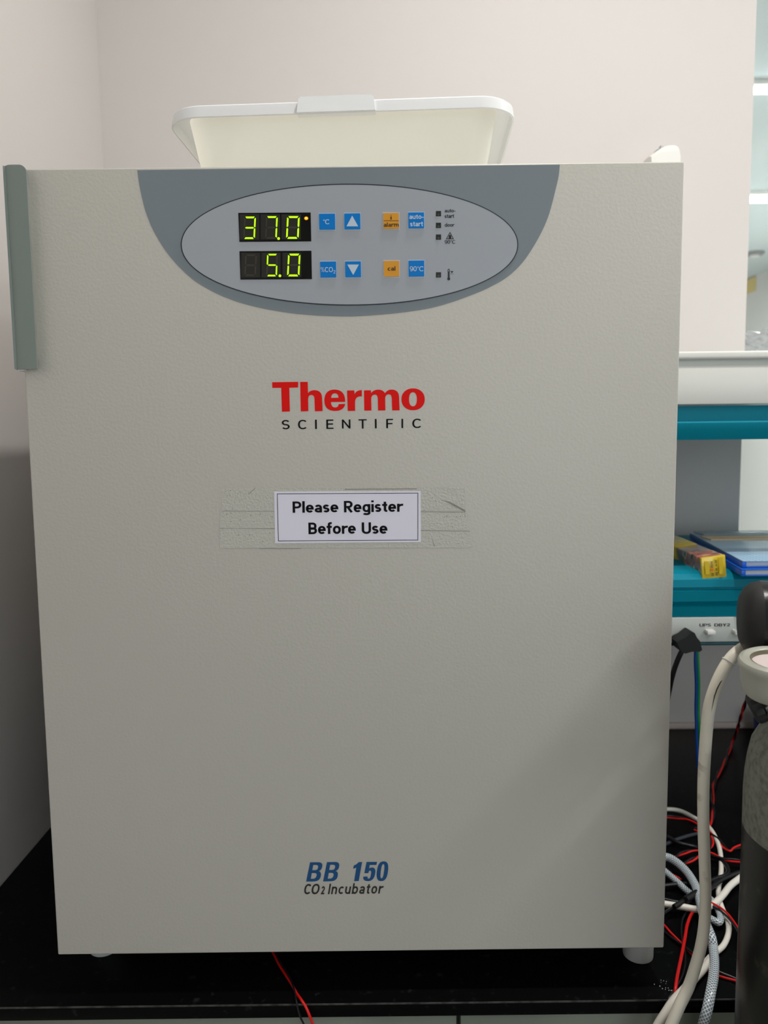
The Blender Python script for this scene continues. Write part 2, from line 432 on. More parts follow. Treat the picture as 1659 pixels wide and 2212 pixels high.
def put_text(mb, s, px0, py0, px1, py1, Y, m, w=.16, X=.72, space=.065, shear=0):
    """fit a word into a rectangle of the plane y=Y, the rectangle's edges read from the photograph"""
    V, F = text_geo(s, w, X, space, shear)
    xs = [v[0] for v in V]; ys = [v[1] for v in V]
    a0, a1, b0, b1 = min(xs), max(xs), min(ys), max(ys)
    mx, my = (px0+px1)/2, (py0+py1)/2
    l = at(px0, my, Y=Y); r = at(px1, my, Y=Y); t = at(mx, py0, Y=Y); b = at(mx, py1, Y=Y)
    cx = (l.x+r.x)/2; cz = (t.z+b.z)/2; wd = r.x-l.x; h = t.z-b.z
    mb.add([(cx+((x-a0)/(a1-a0)-.5)*wd, Y-k*4e-5, cz+((y-b0)/(b1-b0)-.5)*h) for x, y, k in V], F, m)
def put_loops(mb, loops, Y, m):
    """outlines given in the photograph's frame on the plane y=Y"""
    LL = []
    for L in loops:
        P = [at(x, y, Y=Y) for x, y in L]; LL.append([(p.x*100, p.z*100) for p in P])
    me = fill_mesh(LL)
    mb.mesh(me, m, lambda c: Vector((c.x/100, Y, c.y/100)))
def rect(x0, y0, x1, y1): return [(x0, y0), (x1, y0), (x1, y1), (x0, y1)]
def path(*seg):
    """points; a 2-tuple is a corner, ('q',c,p) a quadratic piece to p with control c"""
    out = [seg[0]]
    for s in seg[1:]:
        if s[0] == 'q':
            p0 = out[-1]; c, p = s[1], s[2]
            for i in range(1, 9):
                t = i/8; out.append(((1-t)**2*p0[0]+2*t*(1-t)*c[0]+t*t*p[0], (1-t)**2*p0[1]+2*t*(1-t)*c[1]+t*t*p[1]))
        else: out.append(s)
    return out
def oval(cx, cy, rx, ry, e=2.0, n=48, sh=0):
    o = []
    for i in range(n):
        a = 2*PI*i/n; c, s_ = math.cos(a), math.sin(a)
        x = rx*math.copysign(abs(c)**(2/e), c); y = ry*math.copysign(abs(s_)**(2/e), s_)
        o.append((cx+x-sh*y, cy+y))
    return o

# =================================================================== SETTING
BZ = 0.80                      # bench top
WB = 0.715                     # back wall plane
XL = -0.482                    # left wall plane
XO = 0.716                     # where the back wall stops and the window opening starts
def struct(name, mb, **k): o = mb.build(name, **k); o['kind'] = 'structure'; return o
struct('floor', MB().box(-0.7, 3.4, -3.2, 7.2, -0.1, 0, M_floor))
struct('ceiling', MB().box(-0.7, 3.4, -3.2, WB+.06, 2.7, 2.8, M_ceilw))
struct('ceiling_far', MB().box(-0.7, 3.4, WB+.06, 7.2, 2.7, 2.8, M_ceil))
struct('wall_left', MB().box(XL-.12, XL, -3.2, 7.2, 0, 2.7, M_wall))
w = MB().box(XL, XO, WB, WB+.12, 0, 2.7, M_wall).box(XO, 3.2, WB, WB+.12, 0, 1.165, M_wall)
struct('wall_back', w)
struct('wall_front', MB().box(XL, 3.2, -3.2, -3.08, 0, 2.7, M_wall))
struct('wall_right', MB().box(3.2, 3.32, -3.2, 7.2, 0, 2.7, M_wallg))
struct('wall_far', MB().box(XL, 3.2, 7.08, 7.2, 0, 2.7, M_wallg))
win = MB().box(XO+.012, 3.188, WB+.055, WB+.061, 1.177, 2.7-.012, M_glass)
wf = struct('window_1', win)
fr = MB()
fr.box(XO+.012, 3.188, WB+.045, WB+.071, 1.165, 1.177, M_shelf); fr.box(XO+.012, 3.188, WB+.045, WB+.071, 2.688, 2.7, M_shelf)
fr.box(3.188, 3.2, WB+.045, WB+.071, 1.165, 2.7, M_shelf)
fr.build('pane_frame', wf)
struct('trim_1', MB().box(XL+.0, 3.2, WB-.006, WB, BZ, BZ+.012, M_base, bev=.002))

# ceiling fixtures
def fixture(loc, label, L, wd, axis, col, es):
    t = thing('ceiling_light', label, 'ceiling light', loc)
    x, y, z = loc; a, b = (L/2, wd/2) if axis == 'x' else (wd/2, L/2)
    MB().box(x-a, x+a, y-b, y+b, z-.018, z, M_white, bev=.004).build('housing', t)
    mm = mat('lamp_tube', (255, 255, 255), .4, emit=col, es=es)
    a2, b2 = (a-.02, b*.5) if axis == 'x' else (b, b)
    MB().box(x-a2, x+a2, y-b2, y+b2, z-.034, z-.0185, mm, bev=.005).build('tube', t)
fixture((2.0, 2.29, 2.7), 'nearer white tube light on the far room ceiling seen through the glass', 2.0, .07, 'x', (240, 250, 255), 14)
fixture((2.2, 3.66, 2.7), 'farther white tube light on the far room ceiling seen through the glass', 2.0, .14, 'x', (240, 250, 255), 14)
p = at(1630, 545, z=2.7)
t = thing('ceiling_vent', 'small grey round vent on the blue-white far ceiling', 'ceiling vent', p)
MB().lathe([(.07, 0), (.07, -.012), (.05, -.025), (.035, -.025)], M_greyt, Matrix.Translation(p)).build('cover', t)
MB().lathe([(.034, -.025), (.034, -.03), (.02, -.035)], M_white, Matrix.Translation(p)).build('hub', t)
p = at(1625, 617, X=3.199)
w_, h_ = .62, .10
a = at(1615, 605, X=3.198); b = at(1633, 605, X=3.198); c = at(1625, 630, X=3.198)
t = thing('yellow_notice', 'small yellow notice with a grey top band on the far room wall', 'notice', (3.2, (a.y+b.y)/2, c.z))
MB().box(3.190, 3.199, b.y, a.y, c.z, a.z, M_tag).build('paper', t)
MB().box(3.186, 3.199, b.y, a.y, a.z, a.z+.035, M_greyt).build('holder', t)

# bench
t = thing('lab_bench', 'black-topped laboratory bench carrying the incubator, grey-green cabinet below', 'bench', (0, -.017, 0))
b = MB().box(XL+.001, 2.2, -.017, WB-.007, BZ-.0155, BZ, M_bench, bev=.0012, seg=2)
b.build('worktop', t)
e = MB().box(XL+.002, 2.2, -.0176, -.0166, BZ-.0012, BZ+.0002, M_edge); e.build('edge_highlight', t)  # patchy lighter strip paints the highlight along the front edge
for i, (x0, x1) in enumerate(((XL+.004, .10), (.104, .68), (.684, 1.26))):
    MB().box(x0, x1, -.006, .012, .10, BZ-.018, M_cab, bev=.002).build('cabinet_door', t)
MB().box(XL+.004, 2.19, .014, WB-.01, .06, BZ-.016, M_cab).build('carcass', t)

# =================================================================== INCUBATOR
DZ = 0.845; DH = 0.7946; DW = .637/2; DT = .055
inc = thing('incubator', 'large off-white laboratory incubator with a grey oval control panel standing on the black bench', 'incubator', (0, .3, BZ))
bd = MB().box(-.312, .312, DT+.006, .665, DZ+.002, DZ+DH-.006, M_body, bev=.004)
bd.build('body', inc)
MB().box(-.300, .300, DT, DT+.006, DZ+.012, DZ+DH-.012, M_seam).build('door_gasket', inc)
dr = MB().box(-DW, DW, 0, DT, DZ, DZ+DH, M_door, bev=.0016, seg=3).build('door', inc)
# feet
def foot(x, y):
    pr = [(.0155, .0), (.0162, .0006), (.0165, .002), (.0168, .030), (.0168, DZ-BZ+.002)]
    MB().lathe(pr, M_foot, Matrix.Translation((x, y, BZ)), 40).build('foot', inc)
foot(.310-.0005, .0525); foot(-.298, .074); foot(.285, .60); foot(-.285, .60)
MB().lathe([(.010, .0), (.0165, .003), (.019, .010), (.019, .04)], M_foot, Matrix.Translation((.287, .098, DZ-.035)), 32).build('levelling_pad', inc)
# handle: strip of folded sheet wrapping the left edge of the door
hx1 = at(58.5, 400, Y=-.010).x; hx0 = at(12, 400, Y=-.004).x
hz1 = at(35, 356, Y=-.010).z; hz0 = at(62, 797, Y=-.010).z
prof = []
RR = .0085; fy = -.0105
for i in range(7): prof.append((hx1 + (hx0+RR-hx1)*i/6, fy))
for i in range(1, 9):
    a = PI/2*i/8; prof.append((hx0+RR-RR*math.sin(a), fy+RR-RR*math.cos(a)))
for i in range(1, 5): prof.append((hx0, fy+RR+.030*i/4))
# refine the flat near the right edge so the top corner can be rounded
cr = .0065
prof = [(hx1 - cr*(1-math.cos(PI/2*i/8)), fy) for i in range(9)] + [q for q in prof if q[0] < hx1-cr-.0005]
th = .0022
def hand_side(off):
    out = []
    for i, (x, y) in enumerate(prof):
        a = Vector(prof[max(0, i-1)]); b_ = Vector(prof[min(len(prof)-1, i+1)]); tt = (b_-a).normalized(); nn = Vector((-tt.y, tt.x))
        if nn.y < 0 and abs(nn.y) > abs(nn.x): nn = -nn
        if i > 0 and abs(nn.x) > abs(nn.y) and nn.x < 0: nn = -nn
        out.append((x+nn.x*off, y+nn.y*off))
    return out
inn = hand_side(th)
def ztop(x, y):
    d = hx1 - x
    if d < cr and y <= fy+.0001: return hz1 - (cr - math.sqrt(max(0, cr*cr-(cr-d)**2)))
    dy = max(0, y-(fy)); return hz1 - min(.0025, dy*.20)
n = len(prof); vs = []; fs = []
for (x, y), (x2, y2) in zip(prof, inn):
    zt = ztop(x, y); vs += [(x, y, hz0), (x, y, zt), (x2, y2, hz0), (x2, y2, zt)]
for i in range(n-1):
    a, b = i*4, (i+1)*4
    fs += [(a, a+1, b+1, b), (a+2, b+2, b+3, a+3), (a+1, a+3, b+3, b+1), (a, b, b+2, a+2)]
fs += [(0, 2, 3, 1), ((n-1)*4, (n-1)*4+1, (n-1)*4+3, (n-1)*4+2)]
hd = MB().add(vs, fs, M_hand)
hd.build('door_handle', dr, ang=28)
hb = MB().box(hx0+th, -DW+.002, -.006, .020, hz0-.0015, hz0+.004, M_white, bev=.0006)
hb.build('handle_mount', dr)
# the strip's back filler so that it is fixed to the door
MB().box(-DW-.001, hx1-.006, -.0084, .0005, hz0+.01, hz1-.016, M_body).build('handle_spacer', dr)

LY = -.0004   # plane of the prints, just in front of the enamel
# --- control panel
zl = lambda pts, s, ox, oy: [(x/s+ox, y/s+oy) for x, y in pts]
s1 = 3.318
left = [(296.6, 367.6), (299.3, 389.7), (303.8, 414.5), (312.5, 450), (321, 474), (332.2, 500), (353, 534.7), (372, 560), (394, 583.5), (419.2, 605.6), (447.6, 623), (479, 638.7), (517, 652.9), (551.6, 662.3), (590, 670.2), (640, 677.5), (700, 682)]
right = [(755, 683.2), (800, 681), (860, 675.8), (920, 667.2), (951.5, 659.8), (983, 650.2), (1014.5, 638.6), (1046, 626), (1077.6, 610), (1096.5, 597.7), (1115.4, 581.5), (1134.3, 560), (1153.2, 531.5), (1170.5, 500), (1183.5, 470), (1193, 438), (1201.7, 403.3), (1207, 379), (1209.3, 355.7)]
sm = [tuple(q)[:2] for q in catmull([Vector((x, y, 0)) for x, y in left+right], 4)]
cp = MB()
P = [at(x, y, Y=-.0006) for x, y in sm]
# close the shape with the straight top edge
cp.prism([(q.x, q.z) for q in P], -.0007, .0002, M_dk)
panel = cp.build('control_panel', inc)
op = MB()
ov = oval(755, 528.3, 364.5, 131.5, 2.03, 120)
ovi = oval(755, 528.3, 362.4, 129.4, 2.03, 120)
put_loops(op, [ov, ovi], -.0012, M_line)
put_loops(op, [oval(755, 528.3, 362.6, 129.6, 2.03, 120)], -.00115, M_lt)
op.build('oval_faceplate', panel)
YP = -.0014
def zr(x0, y0, x1, y1, o=280): return (x0/s1+o, y0/s1+340, x1/s1+o, y1/s1+340)
# displays
def seg_digit(mb, bx0, by0, bx1, by1, on, Y, slant=.06):
    """seven segments drawn into a slanted box; coordinates are in the photograph's frame"""
    w, h = bx1-bx0, by1-by0; t = w*.125; g = w*.03
    def T(u, v): return (bx0 + u*w*(1-slant*1.4) + (1-v)*slant*1.4*w, by0 + v*h)
    tv = t/h; tu = t/w; gu = g/w; gv = g/h
    segs = {
        'a': [(tu*.6+gu, 0), (1-tu*.6-gu, 0), (1-tu*1.3-gu, tv*1.1), (tu*1.3+gu, tv*1.1)],
        'd': [(tu*.6+gu, 1), (1-tu*.6-gu, 1), (1-tu*1.3-gu, 1-tv*1.1), (tu*1.3+gu, 1-tv*1.1)],
        'g': [(tu*.7+gu, .5), (tu*1.4+gu, .5-tv*.5), (1-tu*1.4-gu, .5-tv*.5), (1-tu*.7-gu, .5), (1-tu*1.4-gu, .5+tv*.5), (tu*1.4+gu, .5+tv*.5)],
        'f': [(0, tv*.5+gv), (tu, tv*1.2+gv), (tu, .5-tv*.6-gv), (tu*.4, .5-gv), (0, .5-tv*.4-gv)],
        'b': [(1, tv*.5+gv), (1-tu, tv*1.2+gv), (1-tu, .5-tv*.6-gv), (1-tu*.4, .5-gv), (1, .5-tv*.4-gv)],
        'e': [(0, 1-tv*.5-gv), (tu, 1-tv*1.2-gv), (tu, .5+tv*.6+gv), (tu*.4, .5+gv), (0, .5+tv*.4+gv)],
        'c': [(1, 1-tv*.5-gv), (1-tu, 1-tv*1.2-gv), (1-tu, .5+tv*.6+gv), (1-tu*.4, .5+gv), (1, .5+tv*.4+gv)]}
    lit, off = [], []
    for k, L in segs.items(): (lit if k in on else off).append([T(u, v) for u, v in L])
    return lit, off
def display(corners, digits, dots, cells, led):
    mb = MB(); put_loops(mb, [corners], YP, M_disp)
    for c in cells: put_loops(mb, [rect(*c)], YP-.0001, M_cell)
    litL, offL = [], []
    for (bx, on) in digits:
        l, o_ = seg_digit(mb, *bx, on, YP); litL += l; offL += o_
    if offL: put_loops(mb, offL, YP-.0002, M_seg)
    d = mb.build('display', panel, smooth=False)
    tag(d, 'black display window showing ' + led[0])
    lm = MB(); put_loops(lm, litL, YP-.0003, M_lit)
    for x, y in dots: put_loops(lm, [oval(x, y, 2.9, 2.9)], YP-.0003, M_lit)
    g = lm.build('lit_digits', panel, smooth=False); tag(g, 'glowing green digits ' + led[1])
display([(514.6, 459.8), (671, 459), (672.4, 521.4), (517.2, 522.5)],
        [((525.3, 467.8, 552.8, 516.3), 'abgcd'), ((572.5, 467, 600, 515.9), 'abc'), ((617.8, 466.8, 647.4, 515.9), 'abcdef')],
        [(601.8, 515.3)], [(518, 463, 560, 517.5), (563, 463, 605, 517.3), (608, 463, 650, 517.1)], ('37.0', '37.0'))
display([(517.2, 542.6), (672.6, 541.6), (673.8, 603), (519.4, 604)],
        [((527.7, 549.4, 554.9, 596.3), ''), ((575, 548.3, 600.2, 597), 'afgcd'), ((620, 548, 649, 597), 'abcdef')],
        [(604.7, 595.7)], [(521, 546, 562, 599.5), (565, 546, 606, 599.3), (610, 546, 651, 599)], ('5.0', '5.0'))
lm = MB(); put_loops(lm, [oval(661.5, 471.6, 4.2, 3.6)], YP-.0002, M_led); put_loops(lm, [oval(661.5, 471.4, 1.9, 1.7)], YP-.0004, M_led2)
tag(lm.build('status_light', panel, smooth=False), 'glowing orange dot in the upper display')
# buttons
def button(q, m, fn, label):
    x0, y0, x1, y1 = q; mb = MB()
    put_loops(mb, [rect(x0-1.6, y0-1.6, x1+1.6, y1+1.6)], YP, M_btnf)
    a = at(x0, y1, Y=YP); b = at(x1, y0, Y=YP)
    mb.box(a.x, b.x, YP-.0005, YP, a.z, b.z, m, bev=.0002)
    fn(mb, x0, y0, x1, y1)
    o = mb.build('button', panel, smooth=False); tag(o, label)
YT = YP-.0006
def zt(mb, s, x0, y0, x1, y1, o, m=None, **k): a = zr(x0, y0, x1, y1, o); put_text(mb, s, *a, YT, m or M_btnw, **k)
button(zr(1360, 403, 1472, 519), M_btnb, lambda mb, *a: (zt(mb, 'C', 1401, 444, 1432, 479, 280, w=.13), put_loops(mb, [oval(*[(1393/s1+280), (450/s1+340)], 1.6, 1.6), oval((1393/s1+280), (450/s1+340), .9, .9)], YT, M_btnw)), 'blue button marked °C')
button(zr(1368, 746, 1480, 862), M_btnb, lambda mb, *a: (zt(mb, '%', 1370, 786, 1397, 822, 280, w=.07), zt(mb, 'CO', 1400, 786, 1457, 822, 280, w=.13), zt(mb, '2', 1459, 808, 1475, 832, 280, w=.13)), 'blue button marked %CO2')
button(zr(14, 401, 127, 517, 740), M_btnb, lambda mb, *a: put_loops(mb, [zl([(28, 494), (112, 494), (69, 417)], s1, 740, 340)], YT, M_btnw), 'blue button with an upward triangle')
button(zr(20, 745, 131, 860, 740), M_btnb, lambda mb, *a: put_loops(mb, [zl([(34, 768), (117, 768), (76, 843)], s1, 740, 340)], YT, M_btnw), 'blue button with a downward triangle')
button(zr(292, 398, 404, 514, 740), M_btno, lambda mb, *a: (zt(mb, 'i', 343, 415, 352, 446, 740, M_brown, w=.13), put_loops(mb, [rect(*zr(294, 452, 402, 456, 740))], YT, M_brown), zt(mb, 'alarm', 294, 466, 402, 497, 740, M_brown, w=.165)), 'orange button marked i alarm')
button(zr(472, 394, 584, 510, 740), M_btnb, lambda mb, *a: (zt(mb, 'auto-', 478, 411, 581, 441, 740, w=.165), zt(mb, 'start', 484, 462, 576, 494, 740, w=.165)), 'blue button marked auto-start')
button(zr(296, 741, 406, 856, 740), M_btno, lambda mb, *a: zt(mb, 'cal', 323, 780, 379, 812, 740, M_brown, w=.165), 'orange button marked cal')
button(zr(474, 739, 585, 855, 740), M_btnb, lambda mb, *a: (zt(mb, '90', 482, 781, 531, 816, 740, w=.12), zt(mb, 'C', 549, 781, 580, 816, 740, w=.12), put_loops(mb, [oval(540/s1+740, 787/s1+340, 1.6, 1.6), oval(540/s1+740, 787/s1+340, .9, .9)], YT, M_btnw)), 'blue button marked 90°C')
for y0 in (384, 468, 552, 823):
    mb = MB(); a = zr(669, y0, 706, y0+38, 740); put_loops(mb, [rect(*a)], YP, M_ind)
    put_loops(mb, [oval((a[0]+a[2])/2, a[3]-3.6, 2.6, 2.2)], YP-.0002, M_ind2)
    mb.build('indicator_window', panel, smooth=False)
lb = MB(); YT = YP
zt(lb, 'auto-', 732, 371, 809, 394, 740, M_line, w=.165); zt(lb, 'start', 732, 409, 799, 434, 740, M_line, w=.165)
zt(lb, 'door', 732, 470, 802, 497, 740, M_line, w=.165)
zt(lb, '90', 732, 592, 771, 619, 740, M_line, w=.13); zt(lb, 'C', 786, 592, 808, 619, 740, M_line, w=.13)
put_loops(lb, [oval(779/s1+740, 597/s1+340, 1.4, 1.4), oval(779/s1+740, 597/s1+340, .8, .8)], YT, M_line)
put_loops(lb, [zl([(741, 586), (798, 586), (770, 533)], s1, 740, 340), zl([(749, 581), (790, 581), (770, 543)], s1, 740, 340)], YT, M_dgrey)
put_loops(lb, [path((972.0-2.7, 515.6), (972-2.7, 510), ('q', (972, 504), (972+2.7, 510)), (972+2.7, 515.6))], YT, M_dgrey)
lb.build('panel_lettering', panel, smooth=False); lb = MB()
tx = 940+325/11.06; ty = lambda v: 430+v/11.06
put_loops(lb, [oval(tx, ty(1905), 3.2, 3.2), ], YT, M_line); put_loops(lb, [rect(tx-1.9, ty(1730), tx+1.9, ty(1900))], YT-.00005, M_line)
put_loops(lb, [path((tx-2.3, ty(1740)), (tx-2.3, ty(1690)), ('q', (tx, ty(1640)), (tx+2.3, ty(1690))), (tx+2.3, ty(1740))), path((tx-1.2, ty(1735)), (tx-1.2, ty(1700)), ('q', (tx, ty(1665)), (tx+1.2, ty(1700))), (tx+1.2, ty(1735)))], YT-.0001, M_line)
fx = lambda v: 940+v/11.06
put_loops(lb, [[(fx(370), ty(1728)), (fx(430), ty(1728)), (fx(400), ty(1775))]], YT, M_dgrey)
put_loops(lb, [rect(fx(352), ty(1783), fx(440), ty(1789))], YT, M_dgrey); put_loops(lb, [rect(fx(360), ty(1722), fx(438), ty(1728))], YT, M_dgrey)
lb.build('thermometer_symbol', panel, smooth=False)

# --- maker's logo
s4, ox4, oy4 = 4.366, 560, 800
def Z4(L): return zl(L, s4, ox4, oy4)
T_ = [(122, 112), (368, 108), (366, 162), (283, 164), (289, 388), (214, 390), (207, 165), (123, 165)]
H_ = path((386, 109), (457, 108), (460, 216), ('q', (480, 186), (524, 187)), ('q', (590, 188), (593, 262)), (598, 384), (525, 386), (521, 268), ('q', (519, 232), (490, 232)), ('q', (461, 234), (461, 275)), (463, 385), (392, 387))
E_ = path((811, 297), (676, 299), ('q', (680, 350), (715, 350)), ('q', (746, 350), (749, 318)), (811, 316), ('q', (800, 383), (712, 383)), ('q', (614, 381), (614, 282)), ('q', (616, 181), (712, 181)), ('q', (812, 183), (811, 297)))
Eh = path((678, 260), (748, 258), ('q', (746, 216), (712, 217)), ('q', (680, 218), (678, 260)))
R_ = path((828, 190), (896, 189), (899, 226), ('q', (915, 186), (968, 186)), (968, 246), ('q', (905, 240), (904, 302)), (904, 382), (835, 383))
M__ = path((988, 189), (1053, 188), (1056, 214), ('q', (1078, 182), (1122, 182)), ('q', (1168, 182), (1186, 216)), ('q', (1208, 181), (1250, 181)), ('q', (1316, 182), (1319, 252)), (1324, 377), (1254, 378), (1250, 264), ('q', (1248, 226), (1222, 226)), ('q', (1188, 228), (1188, 268)), (1190, 378), (1121, 379), (1118, 264), ('q', (1115, 228), (1090, 229)), ('q', (1056, 232), (1056, 272)), (1059, 379), (991, 380))
lg = MB()
put_loops(lg, [Z4(T_)], LY, M_red)
put_loops(lg, [Z4(H_)], LY, M_red); put_loops(lg, [Z4(E_), Z4(Eh)], LY, M_red)
put_loops(lg, [Z4(R_)], LY, M_red); put_loops(lg, [Z4(M__)], LY, M_red)
put_loops(lg, [Z4(oval(1451, 273, 110, 103, 2.15)), Z4(oval(1450, 273, 37, 66, 2.3))], LY, M_red)
tag(lg.build('logo_lettering', dr, smooth=False), 'red bold maker name lettering')
sc = MB()
for ch, x0, x1, dy in (('S', 213, 287, 0), ('C', 366, 446, -1), ('I', 527, 543, -3), ('E', 633, 700, -4), ('N', 780, 860, -6), ('T', 937, 1014, -7), ('I', 1091, 1107, -9), ('F', 1198, 1262, -10), ('I', 1342, 1357, -11), ('C', 1444, 1527, -12)):
    a = Z4([(x0, 468+dy), (x1, 556+dy)]); put_text(sc, ch, a[0][0], a[0][1], a[1][0], a[1][1], LY, M_blk, w=.13)
tag(sc.build('maker_lettering', dr, smooth=False), 'thin widely spaced black lettering under the red name')
# --- model badge
s6, ox6, oy6 = 6.9125, 630, 1840
def Z6(L, dx=0, dy=0): return zl([(x+dx, y+dy) for x, y in L], s6, ox6, oy6)
B_ = path((276, 159), (392, 157), ('q', (460, 156), (458, 205)), ('q', (455, 270), (403, 291)), ('q', (440, 300), (437, 345)), ('q', (430, 442), (330, 443)), (217, 446))
B1 = path((322, 197), (366, 197), ('q', (402, 199), (397, 232)), ('q', (390, 275), (350, 276)), (307, 277))
B2 = path((300, 318), (340, 317), ('q', (380, 318), (374, 352)), ('q', (366, 404), (318, 405)), (285, 406))
bb = MB()
for dx, dy in ((0, 0), (253, -3)):
    put_loops(bb, [Z6(B_, dx, dy), Z6(B1, dx, dy), Z6(B2, dx, dy)], LY, M_navy)
one = path((1000, 156), (1052, 154), (1001, 437), (934, 440), (968, 233), ('q', (945, 248), (919, 252)), (931, 204), ('q', (975, 190), (1000, 156)))
five = path((1119, 153), (1275, 152), (1266, 196), (1166, 198), (1156, 252), ('q', (1180, 234), (1207, 236)), ('q', (1262, 242), (1248, 318)), ('q', (1232, 437), (1140, 438)), ('q', (1060, 438), (1070, 372)), (1133, 370), ('q', (1130, 402), (1152, 402)), ('q', (1180, 398), (1188, 318)), ('q', (1192, 280), (1168, 280)), ('q', (1152, 284), (1146, 318)), (1086, 320))
put_loops(bb, [Z6(one)], LY, M_navy); put_loops(bb, [Z6(five)], LY, M_navy)
put_loops(bb, [Z6(oval(1356, 291, 82, 146, 2.6, 56, .13)), Z6(oval(1356, 291, 25, 106, 2.6, 56, .13))], LY, M_navy)
tag(bb.build('model_lettering', dr, smooth=False), 'blue bold slanted model lettering')
ic = MB()
def zt6(s, x0, y0, x1, y1, **k):
    a = Z6([(x0, y0), (x1, y1)]); put_text(ic, s, a[0][0], a[0][1], a[1][0], a[1][1], LY, M_dgrey, **k)
zt6('CO', 188, 480, 418, 634, shear=.2, w=.16); zt6('2', 430, 516, 497, 634, shear=.2, w=.18); zt6('Incubator', 540, 470, 1375, 628, shear=.2, w=.15, space=.17)
tag(ic.build('type_lettering', dr, smooth=False), 'thin slanted dark grey lettering below the blue model name')

# =================================================================== PAPER NOTICE with its tape
nt_ = thing('paper_notice', 'white paper notice with bold black words taped to the middle of the incubator door', 'notice', at(751, 1173, Y=0))
s5 = 2.812
def Z5(L): return zl(L, s5, 450, 1030)
pm = MB(); q = [at(x, y, Y=-.0008) for x, y in Z5([(400, 90), (1290, 87), (1291, 396), (406, 403)])]
pm.prism([(a.x, a.z) for a in q], -.0008, -.0005, M_paper); pm.build('paper', nt_)
fm = MB(); put_loops(fm, [Z5([(417, 102), (1275, 97), (1275, 386), (424, 391)]), Z5([(420.5, 105.5), (1271.5, 100.5), (1271.5, 382.5), (427.5, 387.5)])], -.00095, M_blk); fm.build('printed_border', nt_, smooth=False)
tx_ = MB()
def zt5(s, x0, y0, x1, y1, **k):
    a = Z5([(x0, y0), (x1, y1)]); put_text(tx_, s, a[0][0], a[0][1], a[1][0], a[1][1], -.00095, M_blk, **k)
zt5('Please', 512, 147, 790, 217, w=.175, X=.70, space=.07); zt5('Register', 824, 143, 1184, 232, w=.175, X=.70, space=.07)
zt5('Before', 608, 275, 896, 347, w=.175, X=.70, space=.07); zt5('Use', 932, 276, 1088, 346, w=.175, X=.70, space=.07)
tx_.build('notice_lettering', nt_, smooth=False)
def tape(L, thick):
    mb = MB(); q = [at(x, y, Y=-.0005) for x, y in L]
    mb.prism([(a.x, a.z) for a in q], -.0005-thick, -.00045+thick*0, M_tape); mb.build('clear_tape', nt_, smooth=False)
tape([(479, 1056), (1003, 1052), (1006, 1104), (480, 1104)], .00005)
tape([(476, 1104.6), (1010, 1105), (1014, 1146), (475, 1141)], .00009)
tape([(474, 1141.6), (1014, 1146.6), (1018, 1183), (475, 1184)], .00013)
dirt = MB()
for L in ([(480, 1103.2), (594, 1104), (594, 1105), (480, 1104.6)], [(474, 1140.8), (594, 1141.2), (594, 1142.3), (474, 1141.8)], [(909, 1105.4), (1005, 1106), (1005, 1107), (909, 1106.5)], [(909, 1146.0), (1016, 1147.2), (1016, 1148.2), (909, 1147.0)],
          [(536, 1067), (551, 1054), (552, 1055), (537, 1068)], [(950, 1079), (972, 1084), (1004, 1101), (1006, 1106), (1000, 1104), (970, 1087)], [(931, 1159), (940, 1180), (938, 1180)],
          [(560, 1184), (650, 1184.5), (650, 1185.3), (560, 1185)], [(745, 1056), (900, 1055), (900, 1057), (745, 1058)]):
    put_loops(dirt, [L], -.0007, M_tapedirt)
for i in range(46):
    x = random.choice((random.uniform(478, 590), random.uniform(914, 1010))); y = random.uniform(1058, 1180); r_ = random.uniform(.5, 1.3)
    put_loops(dirt, [oval(x, y, r_*1.3, r_, n=8)], -.0007, M_tapedirt)
dirt.build('tape_grime', nt_, smooth=False)['kind'] = 'stuff'

# =================================================================== TRAY on top
TZ = DZ+DH-.0055
ty0 = .098; rot = math.radians(-3.0)
tc = Vector((-.006, ty0+.135, TZ))
tray = thing('plastic_tray', 'milky white open plastic storage tray standing on top of the incubator', 'tray', tc, rot)
TM = Matrix.Translation(tc) @ Matrix.Rotation(rot, 4, 'Z')
def rrect(hw, hd, r, z, n=8):
    o = []
    for cx, cy, a0 in ((hw-r, hd-r, 0), (-hw+r, hd-r, PI/2), (-hw+r, -hd+r, PI), (hw-r, -hd+r, 1.5*PI)):
        for i in range(n+1):
            a = a0+PI/2*i/n; o.append((cx+r*math.cos(a), cy+r*math.sin(a), z))
    return o
def loft(rings, mb, m, M, capfirst=False, caplast=False):
    n = len(rings[0]); vs = [p for r in rings for p in r]; fs = []
    for k in range(len(rings)-1):
        for i in range(n):
            j = (i+1) % n; fs.append((k*n+i, k*n+j, (k+1)*n+j, (k+1)*n+i))
    if capfirst: fs.append(tuple(range(n))[::-1])
    if caplast: fs.append(tuple(range((len(rings)-1)*n, len(rings)*n)))
    mb.add(vs, fs, m, M)
H = 1.7345 - TZ
tb = MB()
loft([rrect(0.1475, .112, .022, .0005), rrect(0.1515, .116, .024, .004), rrect(0.1675, .130, .026, H-.012), rrect(0.1695, .132, .028, H-.003)], tb, M_tray, TM, capfirst=True)
loft([rrect(0.1495, .114, .022, .003), rrect(0.1655, .128, .025, H-.012), rrect(0.1695, .132, .028, H-.003)], tb, M_tray, TM, capfirst=True)
tb.build('basin', tray)
rm = MB()
loft([rrect(0.1695, .132, .028, H-.003), rrect(0.1715, .134, .029, H), rrect(0.1835, .146, .036, H), rrect(0.1860, .1485, .038, H-.002), rrect(0.1875, .150, .039, H-.013), rrect(0.1855, .148, .037, H-.0135), rrect(0.1840, .1465, .036, H-.004), rrect(0.1715, .134, .029, H-.004), rrect(0.1695, .132, .028, H-.003)], rm, M_rim, TM)
rm.build('rim', tray)
def tabx(px): return (TM.inverted() @ at(px, 225, Y=ty0-.012)).x
